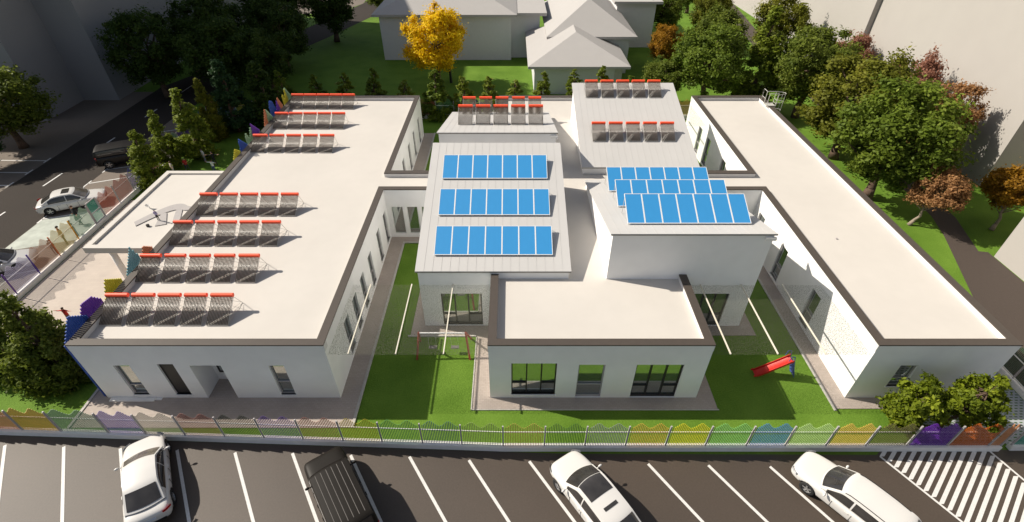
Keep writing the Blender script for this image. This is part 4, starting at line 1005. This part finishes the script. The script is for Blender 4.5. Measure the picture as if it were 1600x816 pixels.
    def sideP(s, v, sg, off=0.0):
        X, Z = prf(s); w_ = hwid(s); zb2 = belt * interp([0, 3], [.97, 1.0], s); ybt = yb * interp([0, 1, 2, 3], [.99, 1.0, 1.0, .95], s)
        yy = ybt + (w_ - ybt) * v + .02 * math.sin(math.pi * v)
        return (X, sg * (yy + off), zb2 + (Z - zb2) * v)
    q = MB(); q.grid(lambda a, c: topP(a * 3, c * 2 - 1), 36, 10)
    for sg in (-1, 1): q.grid(lambda a, c: sideP(a * 3, c, sg), 36, 6)
    cb = q.build('cabin', M[paint], t, True); fix_normals(cb)
    q = MB(); q.grid(lambda a, c: topP(.07 + a * .82, (c * 2 - 1) * .91, .010), 10, 10); fix_normals(q.build('windscreen', M[glass], t, True))
    q = MB(); q.grid(lambda a, c: topP(2.14 + a * .76, (c * 2 - 1) * .88, .012), 10, 10); fix_normals(q.build('rear_window', M['car_glass'], t, True))
    mid = 1.42
    for sg in (-1, 1):
        for (s0, s1) in ((.32, mid - .03), (mid + .03, 2.45 if style in ('sedan', 'crossover') else 2.02)):
            q = MB()
            q.grid(lambda a, c: sideP(s0 + (s1 - s0) * a, .10 + c * .76, sg, .007), 10, 5)
            fix_normals(q.build('side_window', M['car_glass'], t, True))
        # mirror
        X = L / 2 - L * .315
        q = MB(); q.grid(lambda a, c: (X + .05 * math.cos(a * 6.283) * math.sin(c * math.pi), sg * (hw + .10) + .09 * math.cos(c * math.pi), belt * 1.03 + .055 * math.sin(a * 6.283) * math.sin(c * math.pi)), 12, 8)
        q.tube((X, sg * (hw - .08), belt * .98), (X, sg * (hw + .04), belt * 1.02), .018, 6)
        fix_normals(q.build('wing_mirror', M[paint], t, True))
        # lamps
        q = MB(); q.grid(lambda a, c: (L / 2 - .045 - .26 * a + .012, sg * (hw * (.60 + .335 * a ** .6) + .012), belt * (.68 + .07 * a) + (c - .5) * .13), 8, 3); fix_normals(q.build('headlight', M['lamp_clear'], t, True))
        q = MB(); q.grid(lambda a, c: (-L / 2 + .012 - .0 + .16 * a ** 2, sg * (hw * (.60 + .36 * a) + .012), belt * .90 + (c - .5) * (.12 if style != 'suv' else .3)), 8, 3); fix_normals(q.build('tail_light', M['lamp_red'], t, True))
        for X2 in (L * .5 - L * .38, -L * .04, -L * .5 + L * .33):
            q = MB(); q.box(X2 - .006, X2 + .006, sg * hw * .988 - .012, sg * hw * .988 + .012, zb + .14, belt * .84); q.build('door_seam', M['trim'], t)
        for X2 in (L * .5 - L * .50, -L * .5 + L * .36):
            q = MB(); q.box(X2 - .07, X2 + .07, sg * hw - .015, sg * hw + .018, belt * .80, belt * .80 + .03); q.build('door_handle', M[paint], t)
        if rails:
            q = MB(); q.path([tuple(Vector(sideP(1.02 + .94 * k / 6, 1.0, sg)) + Vector((0, -sg * .03, .045 if 0 < k < 6 else .01))) for k in range(7)], [.016] * 7, 6); q.build('roof_rail', M['trim'], t)
    for X in wx:
        for sg in (-1, 1):
            wm = bpy.data.objects.new('wheel', None); wm.empty_display_size = .1; link(wm, t); wm.location = (X, sg * (hw - .115), rwh)
            q = MB(); q.lathe([(rwh * .66, -.085), (rwh * .93, -.09), (rwh, -.06), (rwh, .06), (rwh * .93, .09), (rwh * .66, .085)], 28); q.build('tyre', M['tyre'], wm, True)
            q = MB(); q.lathe([(rwh * .66, .06 * sg), (rwh * .60, .075 * sg), (rwh * .57, .02 * sg)], 24)
            for k in range(5):
                a = k * 6.283 / 5; d0 = Vector((math.cos(a), 0, math.sin(a))); pz = Vector((-d0.z, 0, d0.x)) * .03
                A = d0 * rwh * .10; B = d0 * rwh * .62; yy = Vector((0, .062 * sg, 0))
                q.poly([A - pz * 1.3 + yy, A + pz * 1.3 + yy, B + pz + yy, B - pz + yy])
            q.lathe([(0, .07 * sg), (rwh * .16, .066 * sg), (rwh * .16, .03 * sg)], 16)
            q.build('rim', M['rim'], wm, False)
            q = MB(); q.lathe([(0, .012 * sg), (rwh * .62, .012 * sg)], 20); q.build('brake_disc', M['trim'], wm)
    q = MB(); q.box(-L / 2 - .012, -L / 2 + .03, -.23, .23, belt * .62, belt * .62 + .10); q.build('number_plate', M['plate'], t)
    q = MB(); q.box(L / 2 - .05, L / 2 + .008, -.36, .36, belt * .42, belt * .60); q.build('grille', M['trim'], t)
    q = MB(); q.box(-L / 2 - .008, -L / 2 + .08, -.5, .5, zb + .1, zb + .2); q.build('bumper_trim', M['trim'], t)
    if sunroof: q = MB(); q.grid(lambda a, c: topP(1.22 + a * .42, (c * 2 - 1) * .62, .010), 6, 6); fix_normals(q.build('sunroof', M['car_glass'], t, True))
    if pano:
        q = MB(); q.grid(lambda a, c: topP(0.93 + a * .72, (c * 2 - 1) * .86, .011), 8, 8); fix_normals(q.build('panoramic_roof', M['car_glass'], t, True))
        q = MB(); q.grid(lambda a, c: topP(1.80 + a * .05, (c * 2 - 1) * .5, .012), 2, 6); fix_normals(q.build('roof_slot', M['car_glass'], t, True))
    if ribs:
        for u_ in (-.72, -.43, -.14, .14, .43, .72):
            q = MB(); q.path([tuple(Vector(topP(1.1 + .88 * k / 8, u_, .006))) for k in range(9)], [.012] * 9, 5); q.build('roof_rib', M['trim_rib'] if 'trim_rib' in M else M['metal_grey'], t)
    return t
M['trim_rib'] = mat('roof_rib_metal', (0.14, 0.13, 0.12), 0.5, var=0.0)
GP = 'cars parked in front of the school'
make_car('white saloon car parked nose to the fence with dark rear window', -14.68, 10.42, R(122), L=4.1, W=1.62, H=1.27, style='sedan', paint='car_white', glass='car_glass_beige', group=GP)
make_car('dark brown boxy off road car with ribbed roof parked at the fence', -6.62, 9.55, R(125.5), L=4.1, W=1.68, H=1.78, style='suv', paint='car_brown', glass='car_glass_beige', group=GP, ribs=True)
make_car('white crossover with dark panoramic roof parked at the fence', 3.18, 9.52, R(123.5), L=4.15, W=1.66, H=1.42, style='crossover', paint='car_white', glass='car_glass', group=GP, pano=True)
make_car('white estate car with black roof rails beside the striped area', 13.22, 9.42, R(127.5), L=4.5, W=1.66, H=1.38, style='wagon', paint='car_white', group=GP, rails=True)
GS = 'cars parked along the street'
make_car('white saloon with sunroof parked across the street fence', -32.0, 31.45, R(27), L=4.15, W=1.62, H=1.27, style='sedan', paint='car_white', glass='car_glass_beige', group=GS, sunroof=True)
make_car('black off road car in the shade behind the white saloon', -32.0, 38.35, R(25), L=4.3, W=1.70, H=1.62, style='suv', paint='car_black', group=GS)
make_car('white saloon cut off by the left edge beside the purple fence post', -31.75, 24.1, R(24), L=4.15, W=1.62, H=1.27, style='sedan', paint='car_silver', group=GS)

# ------------------------------------------------------------------ people
SK = mat('skin', (0.46, 0.27, 0.19), 0.6, var=0.0)
def cloth(c): return mat('cloth', c, 0.85, var=0.05, scale=12)
def make_person(label, x, y, rz, h, top, legs, hair, pose='stand', skirt=False, group=None, z0=0.0, shoes=(0.05, 0.05, 0.05)):
    """continuous skinned body; clothes are the materials of its faces, hair is a child"""
    t = thing('person', label, 'person', (x, y, z0), rz, group)
    k = h / 1.70
    spread = 0.0; la = ra = (0.0, 0.0)
    J = {'pel': (0, 0, .92), 'bel': (0, 0, 1.08), 'che': (0, 0, 1.30), 'nek': (0, 0.01, 1.46), 'chn': (0, .02, 1.53), 'hed': (0, .015, 1.61), 'top': (0, 0, 1.67)}
    if pose == 'run': J.update(lk=(.10, .22, .52), lf=(.10, .05, .10), lt=(.10, .18, .05), rk=(-.10, .02, .50), rf=(-.12, -.32, .20), rt=(-.12, -.36, .08), le=(.26, -.18, 1.12), lh=(.24, .05, 1.02), re=(-.27, .16, 1.14), rh=(-.22, .34, 1.30))
    elif pose == 'arms': J.update(lk=(.13, .03, .50), lf=(.17, 0, .08), lt=(.18, .15, .04), rk=(-.13, .03, .50), rf=(-.17, 0, .08), rt=(-.18, .15, .04), le=(.42, .05, 1.38), lh=(.64, .08, 1.46), re=(-.42, .05, 1.36), rh=(-.64, .08, 1.40))
    else: J.update(lk=(.09, .02, .50), lf=(.10, 0, .08), lt=(.11, .15, .04), rk=(-.09, .01, .50), rf=(-.10, -.02, .08), rt=(-.11, .13, .04), le=(.25, -.02, 1.13), lh=(.25, .10, .90), re=(-.25, -.02, 1.13), rh=(-.24, .12, .92))
    J.update(ls=(.17, 0, 1.40), rs=(-.17, 0, 1.40), lp=(.09, 0, .88), rp=(-.09, 0, .88))
    names = list(J); idx = {n_: i for i, n_ in enumerate(names)}
    E = [('pel', 'bel'), ('bel', 'che'), ('che', 'nek'), ('nek', 'chn'), ('chn', 'hed'), ('hed', 'top'), ('che', 'ls'), ('ls', 'le'), ('le', 'lh'), ('che', 'rs'), ('rs', 're'), ('re', 'rh'), ('pel', 'lp'), ('lp', 'lk'), ('lk', 'lf'), ('lf', 'lt'), ('pel', 'rp'), ('rp', 'rk'), ('rk', 'rf'), ('rf', 'rt')]
    RR = dict(pel=.125, bel=.115, che=.135, nek=.055, chn=.07, hed=.10, top=.075, ls=.062, le=.042, lh=.034, rs=.062, re=.042, rh=.034, lp=.095, lk=.060, lf=.042, lt=.035, rp=.095, rk=.060, rf=.042, rt=.035)
    V = [tuple(c * k for c in J[n_]) for n_ in names]; Ed = [(idx[a], idx[c]) for a, c in E]
    # fingers: five short chains from each hand
    for hn, en in (('lh', 'le'), ('rh', 're')):
        hp = Vector(J[hn]); d = (hp - Vector(J[en])).normalized(); sdv = d.cross(Vector((0, 0, 1)));
        sdv = sdv.normalized() if sdv.length > .1 else Vector((1, 0, 0))
        for fi, (o_, l_) in enumerate(((-.024, .075), (-.008, .085), (.008, .08), (.024, .065), (.04, .045))):
            b0 = hp + d * .03 + sdv * o_; b1 = b0 + d * l_ + Vector((0, 0, -.012)) + (sdv * .03 if fi == 4 else Vector((0, 0, 0)))
            i0 = len(V); V.append(tuple(b0 * k)); V.append(tuple(b1 * k)); names += ['fg%s%d' % (hn, fi), 'ft%s%d' % (hn, fi)]; RR[names[-1]] = .007; RR[names[-2]] = .009
            Ed += [(idx[hn], i0), (i0, i0 + 1)]
    me = bpy.data.meshes.new('body'); me.from_pydata(V, Ed, [])
    o = bpy.data.objects.new('body', me); link(o)
    o.modifiers.new('skin', 'SKIN'); sm = o.modifiers.new('sub', 'SUBSURF'); sm.levels = 1; sm.render_levels = 1
    for i, n_ in enumerate(names):
        r_ = RR[n_] * k; me.skin_vertices[0].data[i].radius = (r_ * (1.25 if n_ in ('che', 'pel', 'bel') else 1), r_)
    me.skin_vertices[0].data[0].use_root = True
    bpy.context.view_layer.update(); dg = bpy.context.evaluated_depsgraph_get()
    nm = bpy.data.meshes.new_from_object(o.evaluated_get(dg)); nm.name = 'body'; o.modifiers.clear(); o.data = nm; o.parent = t
    for m_ in (SK, cloth(top), cloth(legs), cloth(shoes)): nm.materials.append(m_)
    hands = [Vector(J['lh']) * k, Vector(J['rh']) * k, Vector(J['le']) * k, Vector(J['re']) * k]
    for p in nm.polygons:
        c = p.center; z = c.z / k; mi = 1
        if z > 1.47: mi = 0
        if min((c - hands[0]).length, (c - hands[1]).length) < .12 * k: mi = 0
        elif z < .12 and mi == 1: mi = 3
        elif z < .93 and abs(c.x) < .21 * k: mi = 2
        p.material_index = mi; p.use_smooth = True
    # hair cap and face details
    q = MB(); q.grid(lambda a, c: (k * .098 * math.cos(a * 6.283) * math.sin(c * 1.75), k * (-.008 + .105 * math.sin(a * 6.283) * math.sin(c * 1.75)), k * (1.625 + .10 * math.cos(c * 1.75))), 14, 6); q.build('hair', mat('hair', hair, 0.7, var=0.1), t, True)
    q = MB()
    for s_ in (-1, 1): q.box(s_ * .034 * k - .009 * k, s_ * .034 * k + .009 * k, .098 * k, .112 * k, 1.598 * k, 1.61 * k)
    q.build('eyes', M['trim'], t)
    q = MB(); q.box(-.010 * k, .010 * k, .10 * k, .132 * k, 1.565 * k, 1.595 * k); q.build('nose', SK, t)
    if skirt:
        q = MB(); q.lathe([(.13 * k, .98 * k), (.20 * k, .72 * k), (.25 * k, .48 * k)], 16, 'z'); q.build('skirt', cloth(skirt), t, True)
    return t
blk = (0.012, 0.012, 0.014)
make_person('child in a red shirt and white trousers on the lawn by the fence', -26.35, 36.7, R(200), 1.15, (0.42, 0.02, 0.02), (0.03, 0.03, 0.06), (0.05, 0.03, 0.02), 'run', shoes=(.7, .7, .7))
make_person('child in a white shirt and blue trousers running on the lawn', -24.05, 36.45, R(170), 1.15, (0.72, 0.72, 0.72), (0.08, 0.10, 0.25), (0.03, 0.02, 0.015), 'arms')
make_person('child in a black shirt behind the one in white on the lawn', -24.5, 37.6, R(190), 1.25, blk, (0.02, 0.02, 0.02), (0.05, 0.02, 0.015), 'arms')
make_person('child in a white coat between the columnar trees', -25.7, 38.3, R(150), 1.2, (0.7, 0.7, 0.72), (0.3, 0.3, 0.35), (0.02, 0.02, 0.02), 'stand')
make_person('child in pale clothes under the slim lime tree by the fence', -27.2, 36.2, R(150), 1.15, (0.65, 0.55, 0.5), (0.7, 0.7, 0.7), (0.1, 0.04, 0.02), 'stand')
make_person('child in a red shirt with arms out beside the front left tree', -24.2, 19.6, R(180), 1.1, (0.50, 0.03, 0.03), (0.16, 0.12, 0.10), (0.04, 0.03, 0.015), 'arms')
make_person('woman in black top and green skirt outside the fence by the saloon', -30.0, 29.1, R(160), 1.5, blk, (0.02, 0.05, 0.04), (0.08, 0.03, 0.015), 'stand', skirt=(0.02, 0.10, 0.075))
make_person('person in a grey jacket and jeans standing just outside the gate', -29.15, 27.55, R(150), 1.35, (0.12, 0.10, 0.10), (0.05, 0.10, 0.17), (0.03, 0.02, 0.015), 'stand')
make_person('person in an ochre jacket and dark trousers at the yellow fence post', -29.35, 26.75, R(150), 1.45, (0.25, 0.12, 0.03), (0.02, 0.02, 0.015), (0.03, 0.02, 0.015), 'stand')
make_person('small child in brown clothes outside the cream fence panel', -29.35, 25.7, R(200), 1.1, (0.12, 0.07, 0.02), blk, (0.03, 0.02, 0.015), 'stand')
make_person('person in a lilac top and dark trousers on the entrance canopy roof', -20.95, 24.9, R(0), 0.75, (0.30, 0.26, 0.40), (0.03, 0.022, 0.02), (0.3, 0.27, 0.25), 'stand', z0=3.15)
